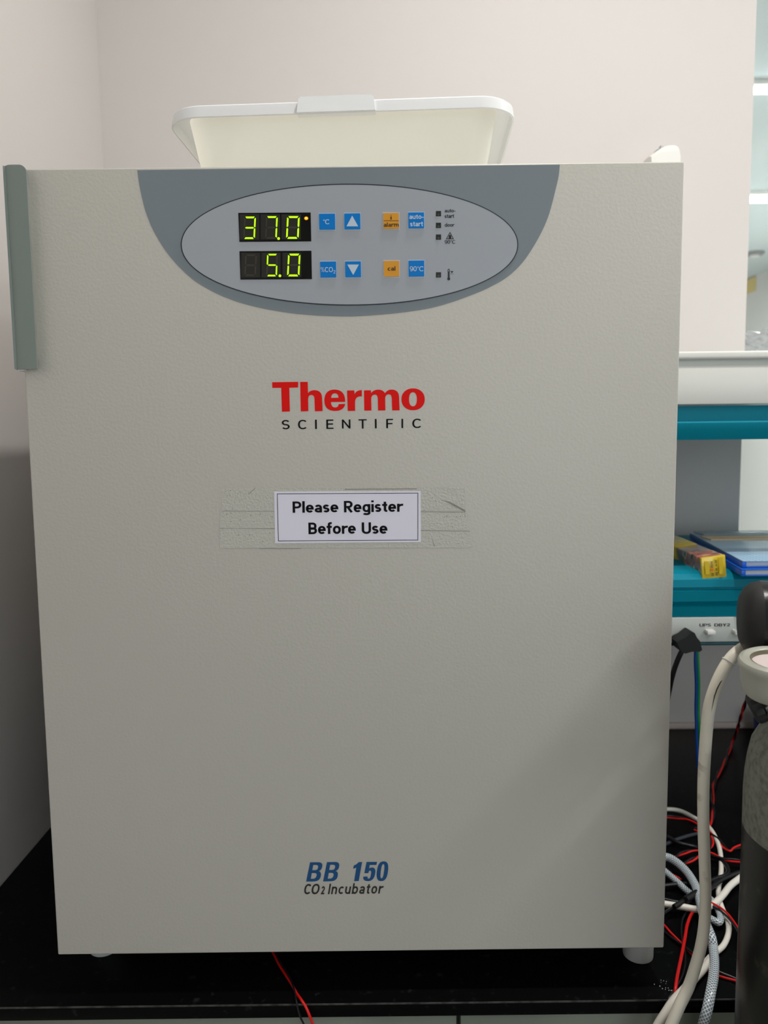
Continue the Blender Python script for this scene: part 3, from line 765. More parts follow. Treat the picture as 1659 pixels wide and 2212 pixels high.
x0, x1 = tabx(645), tabx(808)
tb2 = MB()
tb2.prism([(x0-.002, H-.0125), (x0, H+.001), (x0+.003, H+.0030), (x1-.003, H+.0030), (x1, H+.001), (x1+.0015, H-.0125)], -.1516, -.138, M_tab, M=TM)
tb2.build('grip_tab', tray)
MB().prism([(x0-.01, H-.002), (x0-.01, H-.0135), (x1+.01, H-.0135), (x1+.01, H-.002)], .138, .152, M_tab, M=TM).build('grip_tab', tray)

# small white wall fixture showing above the incubator's right corner
WD = WB-.03
mx0, mx1 = at(1392, 347, Y=WD).x, at(1459, 347, Y=WD).x
zh = at(1430, 347, Y=WD).z; vh = at(1435, 322, Y=WD).z - zh; ww = mx1-mx0
dv = thing('wall_fixture', 'small rounded white fixture with metallic trim on the back wall above the incubator right corner', 'wall fixture', ((mx0+mx1)/2, WB, zh-.09))
prof_ = [(0, 0), (.13, .26), (.28, .55), (.45, .84), (.62, 1.0), (.80, 1.0), (.91, .86), (.965, .5), (1, 0)]
cv = catmull([Vector((x, y, 0)) for x, y in prof_], 5)
rings = []
for sc_, yy in ((.72, -.030), (.90, -.026), (.98, -.018), (1, -.006), (1, .0295)):
    f_ = lambda x: mx0 + ww*.5 + (x-.5)*ww*(.75+.25*sc_)
    rings.append([(f_(.2), WD+yy, zh-.085)] + [(f_(c.x), WD+yy, zh - (1-sc_)*.012 + max(0, c.y)*vh*sc_) for c in cv] + [(f_(1), WD+yy, zh-.03), (f_(.8), WD+yy, zh-.085)])
mb = MB(); loft(rings, mb, M_white, None, True, True); mb.build('shell', dv, ang=50)
mb = MB(); mb.tube(catmull([(mx0+ww*.32, WD, zh+vh*.64), (mx0+ww*.44, WD, zh+vh*.90), (mx0+ww*.56, WD, zh+vh*1.06), (mx0+ww*.72, WD, zh+vh*1.10)], 6), .0022, M_greyt, 8)
mb.lathe([(.0012, -.0022), (.0032, 0), (.0032, .0026), (.0012, .0045)], M_chrome, Matrix.Translation((mx0+ww*.52, WD, zh+vh*1.08)), 16)
mb.build('metal_trim', dv)
# =================================================================== REAGENT SHELF
SF = .30; SX0, SX1 = .36, 2.1
rs = thing('reagent_shelf', 'white and teal two-tier laboratory shelf unit beside the incubator', 'shelf', (1.2, SF+.2, BZ))
zc = lambda y: at(1530, y, Y=SF).z
u = MB()   # upper shelf board with rolled front lip
zt0, zt1, zt2, zt3 = zc(759), zc(795), zc(868), zc(875)
u.box(SX0, SX1, SF+.004, WB-.02, zc(862), zt1, M_shelf, bev=.001)
u.build('shelf_board', rs)
u = MB(); u.box(SX0, SX1, SF+.0015, SF+.006, zc(873), zc(790), M_shelf, bev=.001); u.build('fascia', rs)
u = MB(); u.box(SX0, SX1, SF-.003, SF+.012, zc(776), zt0, M_shelf, bev=.003, seg=4).box(SX0, SX1, SF+.003, SF+.009, zc(797), zc(775), M_rail); u.build('front_lip', rs)
def profile(name, P, m):
    mb = MB(); mb.prism(P, SX0, SX1, m, axis='x'); return mb.build(name, rs, ang=25)
def arcp(y0, z0, y1, z1, n=6, k=1):
    return [(y0+(y1-y0)*math.sin(PI/2*i/n), z0+(z1-z0)*(1-math.cos(PI/2*i/n))) for i in range(n+1)]
za, zb_, zcx = zc(876), zc(910), zc(950)
profile('shelf_rail', [(SF+.05, za), (SF+.012, za), (SF+.012, zb_), (SF+.002, zb_), (SF, zb_-.002), (SF+.001, (zb_+zcx)/2), (SF+.008, zcx), (SF+.05, zcx)], M_teal)
l0 = .0
za = zc(1237)-.0; zb_ = zc(1270); zd = zc(1300); ze = zc(1335)
profile('shelf_rail', [(SF+.06, za), (SF+.018, za), (SF+.008, za-.003), (SF+.001, za-.010), (SF, zb_+.001), (SF+.004, zb_), (SF+.004, zb_-.003), (SF, zb_-.004), (SF+.002, zd), (SF+.008, zd-.002), (SF+.010, zd-.006), (SF+.004, zd-.008), (SF+.008, ze), (SF+.06, ze)], M_teal)
MB().box(SX0, SX1, SF+.06, WB-.02, za-.02, za, M_teal, bev=.001).build('shelf_board', rs)
# socket rail hanging below the lower shelf
zf = zc(1390)
u = MB(); u.box(SX0, SX1, SF+.006, SF+.05, zf, ze-.0005, M_rail, bev=.002); u.build('socket_rail', rs)
MB().box(SX0, SX1, SF+.004, SF+.052, zc(1396), zf-.0002, M_tealdk, bev=.0008).build('rail_edge', rs)
for pxc in (1532.5, 1592):
    a = at(pxc-9, 1369, Y=SF+.004); b = at(pxc+9, 1359.5, Y=SF+.004)
    MB().box(a.x, b.x, SF-.004, SF+.0065, a.z, b.z, M_white, bev=.0012).build('rocker_switch', rs)
mb = MB(); YT = SF+.0055
put_text(mb, 'UPS', 1511, 1347, 1536, 1353.5, YT, M_dgrey, w=.16); put_text(mb, 'DBY2', 1543, 1346.5, 1577, 1353, YT, M_dgrey, w=.16)
mb.build('rail_lettering', rs, smooth=False)
for xx in (SX0+.02, 1.2, SX1-.02):
    MB().box(xx-.018, xx+.018, WB-.06, WB-.022, BZ+.0006, zc(868), M_teal, bev=.002).build('post', rs)

# =================================================================== THINGS ON THE SHELF
STZ = zc(1237)
# black plug with its cable
pg = thing('power_plug', 'black power plug with a drooping black cable in the socket rail', 'plug', at(1480, 1385, Y=SF-.01))
q = [at(x, y, Y=SF-.008) for x, y in ((1455, 1382), (1461, 1377), (1472, 1372), (1487, 1360), (1492, 1362), (1497, 1372), (1503, 1379), (1508, 1398), (1503, 1402), (1486, 1402), (1472, 1406), (1464, 1402), (1459, 1392))]
mb = MB(); mb.prism([(a.x, a.z) for a in q], SF-.022, SF+.004, M_plug)
mb.build('plug_body', pg)
pts = [at(1478, 1398, Y=SF-.012), at(1470, 1412, Y=SF-.014), at(1460, 1436, Y=SF-.01), at(1452, 1462, Y=SF), at(1446, 1490, Y=SF+.02), at(1440, 1520, Y=SF+.04)]
MB().tube(catmull(pts), .0035, M_bcab, 12).build('cable', pg)
# blue and green wires
for nm, x, m_, lab in (('blue_wire', 1505.0, M_bluew, 'blue wire hanging from the black plug down to the bench, left of the green one'), ('green_wire', 1510.5, M_greenw, 'green wire hanging from the black plug down to the bench, right of the blue one')):
    dx = x-1505
    P = [at(1503+dx*.6, 1398, Y=SF+.002-dx*.0), at(1502+dx, 1430, Y=SF+.003), at(1504+dx, 1480, Y=SF+.006), at(1503+dx, 1530, Y=SF+.008), at(1504+dx, 1560, Y=SF+.008), at(1505+dx*1.2, 1600, Y=SF+.01), at(1508+dx*1.2, 1660, Y=SF+.012)]
    P[-1].z = max(P[-1].z, BZ+.003)
    mb = MB(); mb.tube(catmull(P), .0021, m_, 10); tag(mb.build(nm), lab, 'wire')

# yellow snack-like carton in clear film
bx = thing('yellow_carton', 'long yellow carton wrapped in clear film lying front-on on the lower shelf', 'box', (.5, SF+.1, STZ))
F0 = [at(1517.5, 1256.5, Y=SF+.002), at(1570.5, 1250.5, Y=SF+.004), at(1567, 1198, Y=SF+.004), at(1514.5, 1206, Y=SF+.002)]
dz = STZ + .0008 - min(F0[0].z, F0[1].z)
sh_ = Vector((.011, .21, 0))
Bk = [F0[0]+sh_, F0[1]+sh_, F0[2]+sh_, F0[3]+sh_]
def lerp(a, b, t): return a+(b-a)*t
def sect(t0, t1, m, name, g=0):
    vs = [lerp(F0[i], Bk[i], t0) for i in range(4)] + [lerp(F0[i], Bk[i], t1) for i in range(4)]
    c0 = sum(vs[:4], Vector())/4; c1 = sum(vs[4:], Vector())/4
    vs = [c0+(v-c0)*(1+g) for v in vs[:4]] + [c1+(v-c1)*(1+g) for v in vs[4:]]
    bm = bmesh.new(); bv = [bm.verts.new(v) for v in vs]
    for f in ((0, 1, 2, 3), (7, 6, 5, 4), (0, 4, 5, 1), (1, 5, 6, 2), (2, 6, 7, 3), (3, 7, 4, 0)): bm.faces.new([bv[i] for i in f])
    bmesh.ops.recalc_face_normals(bm, faces=bm.faces[:])
    bmesh.ops.bevel(bm, geom=bm.edges[:], offset=.0015, segments=2, profile=.5, affect='EDGES')
    MB().bm(bm, m).build(name, bx)
sect(0, .03, M_yel, 'end_flap'); sect(.03, .52, M_pack, 'printed_window', -.02); sect(.52, 1, M_yel, 'sleeve')
mb = MB()
def onface(pts, m, k=.0009):
    pl = Vector(((F0[1]-F0[0]).x, (F0[1]-F0[0]).y, 0)).normalized()
    LL = [[at(x, y, Y=SF-.0016) for x, y in L] for L in pts]
    me = fill_mesh([[(p_.x*100, p_.z*100) for p_ in L] for L in LL]); mb.mesh(me, m, lambda c: Vector((c.x/100, SF-.0002-k+.0009, c.y/100)))
onface([[(1523, 1213), (1532, 1213), (1534, 1240), (1525, 1241)]], M_yel2); onface([[(1554, 1205), (1562, 1204), (1563, 1240), (1555, 1241)]], M_yel2)
for cx_, cy_, r_ in ((1538, 1215.5, 2.7), (1538.5, 1223, 3.4), (1547, 1213, 3.2), (1548, 1221, 2.2), (1548.5, 1230, 2.4), (1540.5, 1241, 3.0), (1549, 1239.5, 3.2)):
    for k_ in range(3):
        onface([[(cx_-r_, cy_-r_+k_*r_*.85), (cx_+r_, cy_-r_*.8+k_*r_*.85), (cx_+r_, cy_-r_*.5+k_*r_*.85), (cx_-r_, cy_-r_*.65+k_*r_*.85)]], M_dgrey, .0011)
    onface([[(cx_-.5, cy_-r_), (cx_+.5, cy_-r_), (cx_+.7, cy_+r_), (cx_-.3, cy_+r_)]], M_dgrey, .0012)
onface([oval(1539.5, 1231.5, 3.2, 3.6, n=12)], M_orange)
mb.build('carton_lettering', bx, smooth=False)
c0 = sum(F0, Vector())/4

# two blue-edged folders and a clear sheet on top
def folder(z0, th_, xl, yf, lab, dxr, topm):
    t = thing('clip_folder', lab, 'folder', (xl+.15, yf+.15, z0))
    def sk(y): return xl + (y-yf)*dxr
    def quad(ya, yb, z_a, z_b, xa, xb, m, name, bev=.0008):
        vs = [(sk(ya)+xa, ya, z_a), (sk(ya)+xb, ya, z_a), (sk(yb)+xb, yb, z_a), (sk(yb)+xa, yb, z_a)]
        vs += [(x, y, z_b) for x, y, z in vs]
        bm = bmesh.new(); bv = [bm.verts.new(v) for v in vs]
        for f in ((3, 2, 1, 0), (4, 5, 6, 7), (0, 1, 5, 4), (1, 2, 6, 5), (2, 3, 7, 6), (3, 0, 4, 7)): bm.faces.new([bv[i] for i in f])
        bmesh.ops.bevel(bm, geom=bm.edges[:], offset=bev, segments=2, profile=.5, affect='EDGES')
        MB().bm(bm, m).build(name, t)
    quad(yf, yf+.30, z0, z0+th_-.0015, 0, .006, M_cbl, 'spine')
    quad(yf+.003, yf+.298, z0+.0015, z0+th_-.0016, .0065, .30, M_paper2, 'sheets', .0004)
    quad(yf, yf+.30, z0+th_-.0014, z0+th_, 0, .305, topm, 'cover', .0004)
    quad(yf, yf+.30, z0, z0+.0013, .0062, .305, M_cbl, 'back_cover', .0004)
    return t
folder(STZ+.0005, .0098, .512, SF-.034, 'lower of two blue-edged folders stacked on the lower teal shelf', .16, M_cbl)
folder(STZ+.0108, .0098, .517, SF-.025, 'upper of two blue-edged folders with a pale blue checked cover on the lower teal shelf', .16, M_check)
fz = STZ+.0207
t = thing('peach_card', 'narrow peach paper strip lying across the checked blue folder', 'card', (.67, .49, fz))
MB().box(.56, .83, .476, .520, fz, fz+.0012, M_peach).build('card', t)
MB().box(.58, .82, .489, .491, fz+.0012, fz+.0014, mat('print_brown', (170, 140, 100), .6)).build('printed_line', t)
t = thing('clear_sheet', 'clear plastic sheet at the back edge of the checked folder', 'sheet', (.67, .55, fz))
MB().box(.57, .83, .530, .572, fz, fz+.003, M_lid, bev=.0008).build('sheet', t)

# crumpled clear film in the window beyond the upper shelf
bl = thing('film_bag', 'crumpled clear bubble film behind the glass above the top shelf', 'plastic film', (.92, .98, 1.49))
bm = bmesh.new(); bmesh.ops.create_icosphere(bm, subdivisions=5, radius=1)
for v in bm.verts:
    d = mnoise.noise(v.co*3.1)*.22 + mnoise.noise(v.co*9)*.18 + abs(mnoise.noise(v.co*17))*.14
    v.co = v.co*(1+d); v.co.x *= .14; v.co.y *= .06; v.co.z = max(-.5, v.co.z)*.075
    v.co += Vector((.945, .985, 1.534))
MB().bm(bm, M_film).build('film', bl, ang=18)
t = thing('wall_shelf', 'white shelf board on the far side of the glass carrying the clear film', 'shelf', (1.3, .98, 1.45))
MB().box(XO+.06, 2.1, WB+.125, 1.16, 1.470, 1.489, M_shelf, bev=.002).build('shelf_board', t)
for xx in (XO+.2, 1.9):
    MB().prism([(WB+.122, 1.40), (WB+.122, 1.469), (1.10, 1.469)], xx-.004, xx+.004, M_rail, axis='x').build('bracket', t)

# =================================================================== CABLES AND HOSES
def hang(P, dz=.42, dx=-.02):
    """carry a hanging end further down beyond the bench edge, leaving along its own direction"""
    l = P[-1]; T = (P[-1]-P[-2]).normalized(); T.y *= .2
    return P + [l+T*.03+Vector((0, 0, -.002)), l+T*.06+Vector((0, 0, -.010)), l+T*.09+Vector((0, 0, -.035)), l+T*.11+Vector((dx*.3, 0, -.09)), l+T*.11+Vector((dx, 0, -dz))]
def strand(name, P, r, m, label, cat, n=14):
    mb = MB(); mb.tube(catmull(P, 8), r, m, n); return tag(mb.build(name, ang=60), label, cat)
def bp(L, r, lift=0): return [at(x, y, z=BZ+r+lift) for x, y in L]
# braided hoses, with a length/angle attribute for the thread pattern
def braided(P, r, label):
    pts = catmull(P, 8); n = 20; mb = MB(); mb.tube(pts, r, M_braid, n)
    o = mb.build('braided_hose', ang=80); me = o.data
    at_ = me.attributes.new('hose_uv', 'FLOAT_VECTOR', 'CORNER')
    L = [0]
    for i in range(1, len(pts)): L.append(L[-1]+(pts[i]-pts[i-1]).length)
    for poly in me.polygons:
        ids = [me.loops[li].vertex_index for li in poly.loop_indices]; ks = [i % n for i in ids]; wrap = (0 in ks and n-1 in ks)
        for li, vi in zip(poly.loop_indices, ids):
            k = vi % n; uu = (k+n if (wrap and k == 0) else k)/n
            at_.data[li].vector = (uu, L[min(vi//n, len(L)-1)], 0)
    return tag(o, label, 'hose')
R1 = .0052
P = bp([(1400, 1850), (1438, 1851), (1458, 1860), (1479, 1878), (1494, 1898), (1505, 1920), (1512, 1948), (1521, 1985), (1536, 2022)], R1, .012)
P += bp([(1541, 2050), (1543, 2080), (1541, 2112)], R1, .004)
P += [at(1535, 2150, Y=-.016, ), at(1528, 2180, Y=-.03), at(1519, 2214, Y=-.034), at(1512, 2245, Y=-.034)]
P[-4].z = max(P[-4].z, BZ+R1+.002)
braided(hang(P, .40), R1, 'clear braided hose curving over the others and hanging over the bench edge')
R2 = .0042
braided(bp([(1400, 1850), (1420, 1868), (1441, 1886), (1464, 1906), (1486, 1926), (1508, 1938), (1530, 1940), (1546, 1956), (1556, 1978), (1553, 1992), (1541, 1988), (1520, 1975)], R2, .004), R2, 'clear braided hose doubled back in a short loop under the larger one')
# white cables
P = bp([(1410, 1752), (1442, 1748), (1470, 1752), (1500, 1767), (1529, 1785), (1545, 1808), (1554, 1832), (1558, 1862), (1557, 1892), (1552, 1918), (1554, 1944), (1564, 1972), (1573, 1995), (1573, 2018), (1562, 2043), (1540, 2062), (1524, 2080), (1508, 2105)], .0032, .002)
strand('white_cable', P, .0032, M_cable, 'white cable arching from behind the incubator through the wire tangle', 'cable')
P = bp([(1860, 1740), (1740, 1800), (1640, 1868), (1597, 1898), (1577, 1914), (1562, 1933), (1545, 1950), (1525, 1961), (1503, 1964), (1480, 1960), (1437, 1953), (1410, 1950)], .0040, .007)
strand('white_cable', P, .0040, M_cable, 'thick white cable coming from behind the gas cylinder towards the incubator foot', 'cable')
P = bp([(1535, 2075), (1515, 2098)], .0042, .002) + [at(1494, 2120, z=BZ+.008), at(1476, 2140, z=BZ+.012), at(1455, 2162, Y=-.028), at(1436, 2190, Y=-.034), at(1420, 2216, Y=-.036), at(1404, 2250, Y=-.038)]
strand('white_hose', hang(P, .40, -.04), .0043, M_cable2, 'white tube hanging over the bench edge just left of the grey hose', 'hose')
# grey hose from regulator
gp = [at(1640, 1392, Y=-.055), at(1618, 1394, Y=-.06), at(1600, 1403, Y=-.065), at(1580, 1421, Y=-.07), at(1562, 1448, Y=-.072), at(1545, 1485, Y=-.072), at(1533, 1525, Y=-.07), at(1527, 1570, Y=-.066), at(1522, 1640, Y=-.058), at(1519.5, 1700, Y=-.052), at(1519.5, 1780, Y=-.046), at(1522, 1860, Y=-.042), at(1524, 1930, Y=-.04), at(1522, 1990, Y=-.04), at(1515, 2040, Y=-.042), at(1503, 2085, Y=-.044), at(1488, 2130, Y=-.046), at(1468, 2172, Y=-.05), at(1450, 2214, Y=-.052), at(1436, 2250, Y=-.054)]
gh = thing('grey_hose', 'long dirty grey hose running down from the regulator in front of the bench', 'hose', gp[0])
MB().tube(catmull(hang(gp, .40, -.05), 8), .0055, M_hose, 20).build('hose_wall', gh)
tpn = (gp[4]-gp[3]).normalized(); c_ = at(1574, 1429, Y=-.0712)
zq = Vector((0, 0, 1)).rotation_difference(tpn).to_matrix().to_4x4()
MB().lathe([(.0056, -.0006), (.0064, -.0004), (.0064, .0004), (.0056, .0006)], M_white, Matrix.Translation(c_) @ zq, 24, cap=False).build('cable_tie', gh)
def onhose(L, r):
    return catmull([at(x, y, Y=-.0655-.009) for x, y in L], 6)
mb = MB(); mb.tube([at(x, y, Y=Y_) for x, y, Y_ in ((1564.5, 1462, -.0766), (1556, 1474, -.0776), (1549, 1488, -.0776), (1543, 1505, -.0768), (1538, 1528, -.0752), (1536, 1540, -.0742))], .0005, M_stain, 6)
mb.build('scratch', gh)
# black and slate cables in the tangle
strand('slate_cable', bp([(1410, 1836), (1440, 1823), (1470, 1811), (1507, 1801), (1530, 1800)], .0026, .001), .0026, M_bcab2, 'dull slate cable lying furthest back in the tangle', 'cable')
strand('black_cable', bp([(1420, 1802), (1442, 1808), (1464, 1820), (1486, 1826), (1508, 1832), (1530, 1846), (1552, 1854), (1567, 1867), (1573, 1882), (1566, 1892), (1550, 1897), (1537, 1902), (1510, 1912), (1480, 1909), (1438, 1913), (1405, 1916)], .0029, .005), .0029, M_bcab, 'black cable making a round loop right of the grey hose', 'cable')
strand('black_cable', bp([(1900, 1790), (1760, 1830), (1640, 1872), (1595, 1886), (1576, 1893), (1555, 1903), (1537, 1917), (1515, 1932), (1500, 1937)], .0028, .010), .0028, M_bcab, 'black cable slanting up behind the gas cylinder', 'cable')
t = thing('black_connector', 'black inline connector with a shiny pale tip among the hoses', 'connector', at(1480, 1944, z=BZ))
MB().tube(bp([(1506, 1929), (1497, 1934), (1489, 1939), (1481, 1944)], .0042, .014), .0042, M_plug, 12).build('plug_body', t)
MB().tube(bp([(1483, 1943), (1470, 1951), (1456, 1959)], .0030, .012), .0030, M_plug, 12).build('strain_relief', t)
MB().tube(bp([(1467, 1952), (1452, 1961), (1434, 1973), (1415, 1986)], .0016, .011), .0016, M_bcab, 8).build('lead', t)
strand('black_cable', bp([(1410, 1938), (1437, 1943), (1470, 1950), (1508, 1953), (1528, 1955)], .0024, .001), .0024, M_bcab, 'black cable lying flat on the bench below the connector', 'cable')

# red and black wire pairs
def pair(L, lab, r=.0013, pitch=.045, ph=0, sep=1.25, world=None, lift=.0015):
    P = world or bp(L, r, lift)
    pts = catmull(P, 10); Ls = [0]
    for i in range(1, len(pts)): Ls.append(Ls[-1]+(pts[i]-pts[i-1]).length)
    t = thing('wire_pair', lab, 'wire', pts[0])
    for k, (nm, m_) in enumerate((('red_wire', M_rw), ('black_wire', M_bcab))):
        out = []; fr_ = None
        for i, p in enumerate(pts):
            T = (pts[min(len(pts)-1, i+1)]-pts[max(0, i-1)]).normalized()
            fr_ = (fr_ - T*fr_.dot(T)).normalized() if i else T.orthogonal().normalized()
            s_ = fr_; u_ = s_.cross(T)
            a = 2*PI*Ls[i]/pitch + ph + k*PI
            out.append(p + (s_*math.cos(a) + u_*math.sin(a)*.8)*r*sep)
        MB().tube(out, r, m_, 8).build(nm, t)
    return t
pw = [at(1628, 1398, Y=SF+.03), at(1630, 1430, Y=SF+.04), at(1620, 1485, Y=.40), at(1612, 1512, Y=.43), at(1603, 1540, Y=.47), at(1595, 1568, Y=.53), at(1585, 1597, z=BZ+.012), at(1573, 1625, Y=.19), at(1564, 1648, Y=.18), at(1550, 1672, Y=.17), at(1540, 1700, Y=.16), at(1539, 1730, Y=.16), at(1541, 1757, Y=.17)]
pw = pw[:7] + bp([(1573, 1625), (1565, 1648), (1551, 1672), (1541, 1700), (1539, 1730), (1541, 1757), (1535, 1780), (1520, 1795), (1500, 1790)], .002, .003)
pair(None, 'twisted red and black wires dangling from behind the gas cylinder onto the bench', world=pw, ph=.4, pitch=.11, r=.0015)
pair([(1415, 1765), (1443, 1764), (1464, 1766), (1485, 1770), (1508, 1783), (1534, 1799), (1550, 1812), (1564, 1829), (1576, 1838), (1584, 1833), (1610, 1826), (1640, 1822), (1720, 1790), (1820, 1720)], 'twisted red and black wires following the arching white cable', ph=1.0, pitch=.09, lift=.006)
pair([(1450, 1858), (1463, 1848), (1477, 1842), (1493, 1838), (1512, 1839), (1534, 1844), (1550, 1850), (1566, 1856), (1580, 1858), (1599, 1860), (1640, 1866), (1740, 1850), (1850, 1800)], 'twisted red and black wires crossing the black loop', ph=.2, pitch=.07, lift=.010)
pair([(1470, 1868), (1484, 1862), (1497, 1856), (1512, 1848), (1530, 1836), (1538, 1822), (1536, 1808)], 'short run of twisted red and black wires above the braided hose', ph=.8, pitch=.06, lift=.012)
pair([(1420, 1885), (1432, 1876), (1443, 1878), (1452, 1890), (1470, 1902)], 'red and black wire ends peeking beside the braided hoses at the incubator edge', ph=.5, pitch=.05, lift=.001)
pair([(1415, 1985), (1434, 2004), (1447, 2018), (1473, 2040), (1501, 2066), (1525, 2090), (1551, 2103), (1586, 2115), (1620, 2126), (1700, 2110), (1800, 2040)], 'red and black wires running diagonally from the incubator foot to the cylinder', ph=2.6, pitch=.16, sep=1.8)
pair([(1530, 1950), (1546, 1958), (1560, 1967), (1573, 1979), (1590, 2001), (1608, 2026), (1680, 2050), (1780, 2000)], 'red and black wires slanting down to the cylinder right of the hose loop', ph=2.8, pitch=.2, lift=.012)
# loose red wire with its black twin
lw = thing('wire_pair', 'loose red wire and black wire side by side hanging in front of the incubator foot', 'wire', at(1470, 2080, z=BZ))
rp = bp([(1530, 1950), (1511, 1957), (1496, 1971), (1485, 1996), (1480, 2024), (1473, 2061), (1464, 2104), (1460, 2130)], .0019, .006) + [at(1458, 2150, z=BZ+.003), at(1457, 2168, Y=-.022), at(1449, 2192, Y=-.028), at(1440, 2214, Y=-.03), at(1430, 2245, Y=-.03)]
MB().tube(catmull(hang(rp, .2), 8), .0018, M_rw, 10).build('red_wire', lw)
kp = bp([(1530, 1953), (1510, 1962), (1487, 1969), (1475, 1985), (1472, 2008), (1474, 2030), (1479, 2055), (1480, 2083), (1472, 2113), (1457, 2138)], .0012, .003) + [at(1444, 2158, z=BZ+.003), at(1436, 2176, Y=-.020), at(1432, 2200, Y=-.021), at(1430, 2245, Y=-.021)]
MB().tube(catmull(hang(kp, .2), 8), .0012, M_bcab, 8).build('black_wire', lw)
# front pair leaving from under the incubator
fw = thing('wire_pair', 'thin red and black wires coming out from under the incubator over the front bench edge', 'wire', at(620, 2110, z=BZ))
rp = bp([(575, 2030), (592, 2062), (602, 2082), (617, 2106), (630, 2126), (641, 2146)], .0013) + [at(651, 2160, z=BZ+.0025), at(660, 2174, Y=-.019), at(668, 2192, Y=-.0215), at(676, 2214, Y=-.022), at(684, 2245, Y=-.022)]
MB().tube(catmull(hang(rp, .25, .02), 8), .0014, M_rw, 8).build('red_wire', fw)
kp = bp([(580, 2030), (596, 2060), (611, 2086), (626, 2112), (634, 2132), (638, 2150)], .0010, .0026) + [at(641, 2166, z=BZ+.002), at(645, 2184, Y=-.019), at(650, 2200, Y=-.020), at(657, 2214, Y=-.020), at(668, 2245, Y=-.020)]
MB().tube(catmull(hang(kp, .25, .03), 8), .0010, M_bcab, 8).build('black_wire', fw)

# little glints of spilled droplets on the bench
for i, (x, y, r_) in enumerate(((1413.5, 2126.5, 1.7), (1425.5, 2130.5, 1.8), (1431, 2136, 1.8), (1428, 2117.5, 1.3), (1433.5, 2119, 1.5), (1439.5, 2120.5, 1.4), (1428, 2122.5, 1.0), (1438, 2134, 1.2), (1437.5, 2137.5, 1.4), (1443.5, 2134.5, 1.4), (1445, 2139.5, 1.5), (1449, 2140, 1.3), (1451.5, 2140, 1.9), (1438.5, 2125.5, .9))):
    p_ = at(x, y, z=BZ+.0002); r_ *= .00046
    mb = MB(); mb.lathe([(r_, 0), (r_*.95, r_*.4), (r_*.7, r_*.75), (r_*.3, r_*.95)], M_drop, Matrix.Translation(p_), 12)
    tag(mb.build('droplet'), 'tiny glinting droplet on the black bench beside the right foot', 'droplet', 'glinting droplets on the bench')

# =================================================================== GAS CYLINDER AND REGULATOR
CC = Vector((.424, -.115, 0))
gc = thing('gas_cylinder', 'tall black gas cylinder with a dusty grey shoulder standing before the bench', 'gas cylinder', CC)
T0 = Matrix.Translation(CC)
MB().lathe([(.066, 0), (.072, .004), (.076, .014), (.076, 1.03)], M_cyl, T0, 64).build('barrel', gc)
MB().lathe([(.076, 1.0301), (.0762, 1.06), (.0755, 1.077), (.0735, 1.094), (.071, 1.107), (.066, 1.117), (.060, 1.123), (.045, 1.134), (.030, 1.143), (.024, 1.146)], M_dust, T0, 64).build('shoulder', gc)
MB().lathe([(.022, 1.1461), (.022, 1.165), (.018, 1.17), (.015, 1.19), (.015, 1.21)], M_brass, T0, 32).build('valve', gc)
MB().lathe([(.0235, 1.1461), (.0255, 1.148), (.0255, 1.158), (.0235, 1.16)], M_brass, T0, 32).build('neck_ring', gc)
rg = thing('gas_regulator', 'gas regulator with a black rubber cover and pale round gauge on the cylinder', 'regulator', (CC.x, CC.y, 1.17))
# black cover: horizontal rounded drum, axis along x
bc = at(1603, 1338, Y=-.085); RX = .0345
prf = [(.012, .0), (.021, .0012), (.028, .0048), (.0325, .0105), (.0343, .0165), (.0345, .0200), (.0345, .10), (.030, .112), (.016, .116)]
Mx = Matrix.Translation((bc.x-.001, -.080, bc.z)) @ Matrix.Rotation(math.radians(-17), 4, 'Z') @ Matrix.Rotation(PI/2, 4, 'Y') @ Matrix.Rotation(0, 4, 'Z')
capb = MB(); capb.lathe(prf[:5], M_capd, Mx, 64); capb.lathe(prf[5:], M_cap, Mx, 64)
capb.lathe([prf[4], prf[5]], M_cap, Mx, 64, cap=False)
capb.build('rubber_cover', rg)
MB().lathe([(.010, 1.2), (.010, 1.168), (.013, 1.166), (.013, 1.155)], M_brass, Matrix.Translation((bc.x+.03, -.085, 0)), 24).build('stem', rg)
mb = MB(); mb.tube([(bc.x+.03, -.085, 1.165), (CC.x-.012, CC.y, 1.165)], .009, M_brass, 16); mb.build('inlet', rg)
# gauge: shallow drum facing up, tipped towards the viewer
gcen = at(1683, 1436, Y=-.150)
Mg = Matrix.Translation(gcen) @ Matrix.Rotation(math.radians(6), 4, 'X') @ Matrix.Rotation(math.radians(-2), 4, 'Y')
gr = .0305
MB().lathe([(.010, -.0262), (.024, -.0262), (gr-.0035, -.022), (gr-.0022, -.012), (gr-.0012, -.004), (gr, -.002), (gr+.0002, .0015), (gr-.0010, .004), (gr-.004, .0056), (gr-.007, .0052), (gr-.0095, .0036), (gr-.0102, .0010), (gr-.0102, .0)], M_gauge, Mg, 72, cap=False).build('gauge_housing', rg)
MB().lathe([(.0005, .0008), (gr-.0100, .0008)], M_gface, Mg, 64, cap=False).build('gauge_face', rg)
MB().lathe([(gr-.0103, .0010), (gr-.0098, .0040), (gr-.0088, .0041), (gr-.0086, .0036)], M_brass, Mg, 64, cap=False).build('bezel', rg)
a = Mg.to_3x3() @ Vector((0, 0, -1))
mb = MB(); mb.tube([gcen+a*.026, gcen+a*.045, Vector((bc.x+.032, -.10, 1.163))], .0065, M_brass, 16); mb.build('gauge_stem', rg)
kn = at(1636, 1530, Y=-.13)
Mk = Matrix.Translation(kn) @ Matrix.Rotation(math.radians(62), 4, 'Y') @ Matrix.Rotation(math.radians(12), 4, 'X')
kb = MB(); N = 48; ring = []
vs = []; fs = []
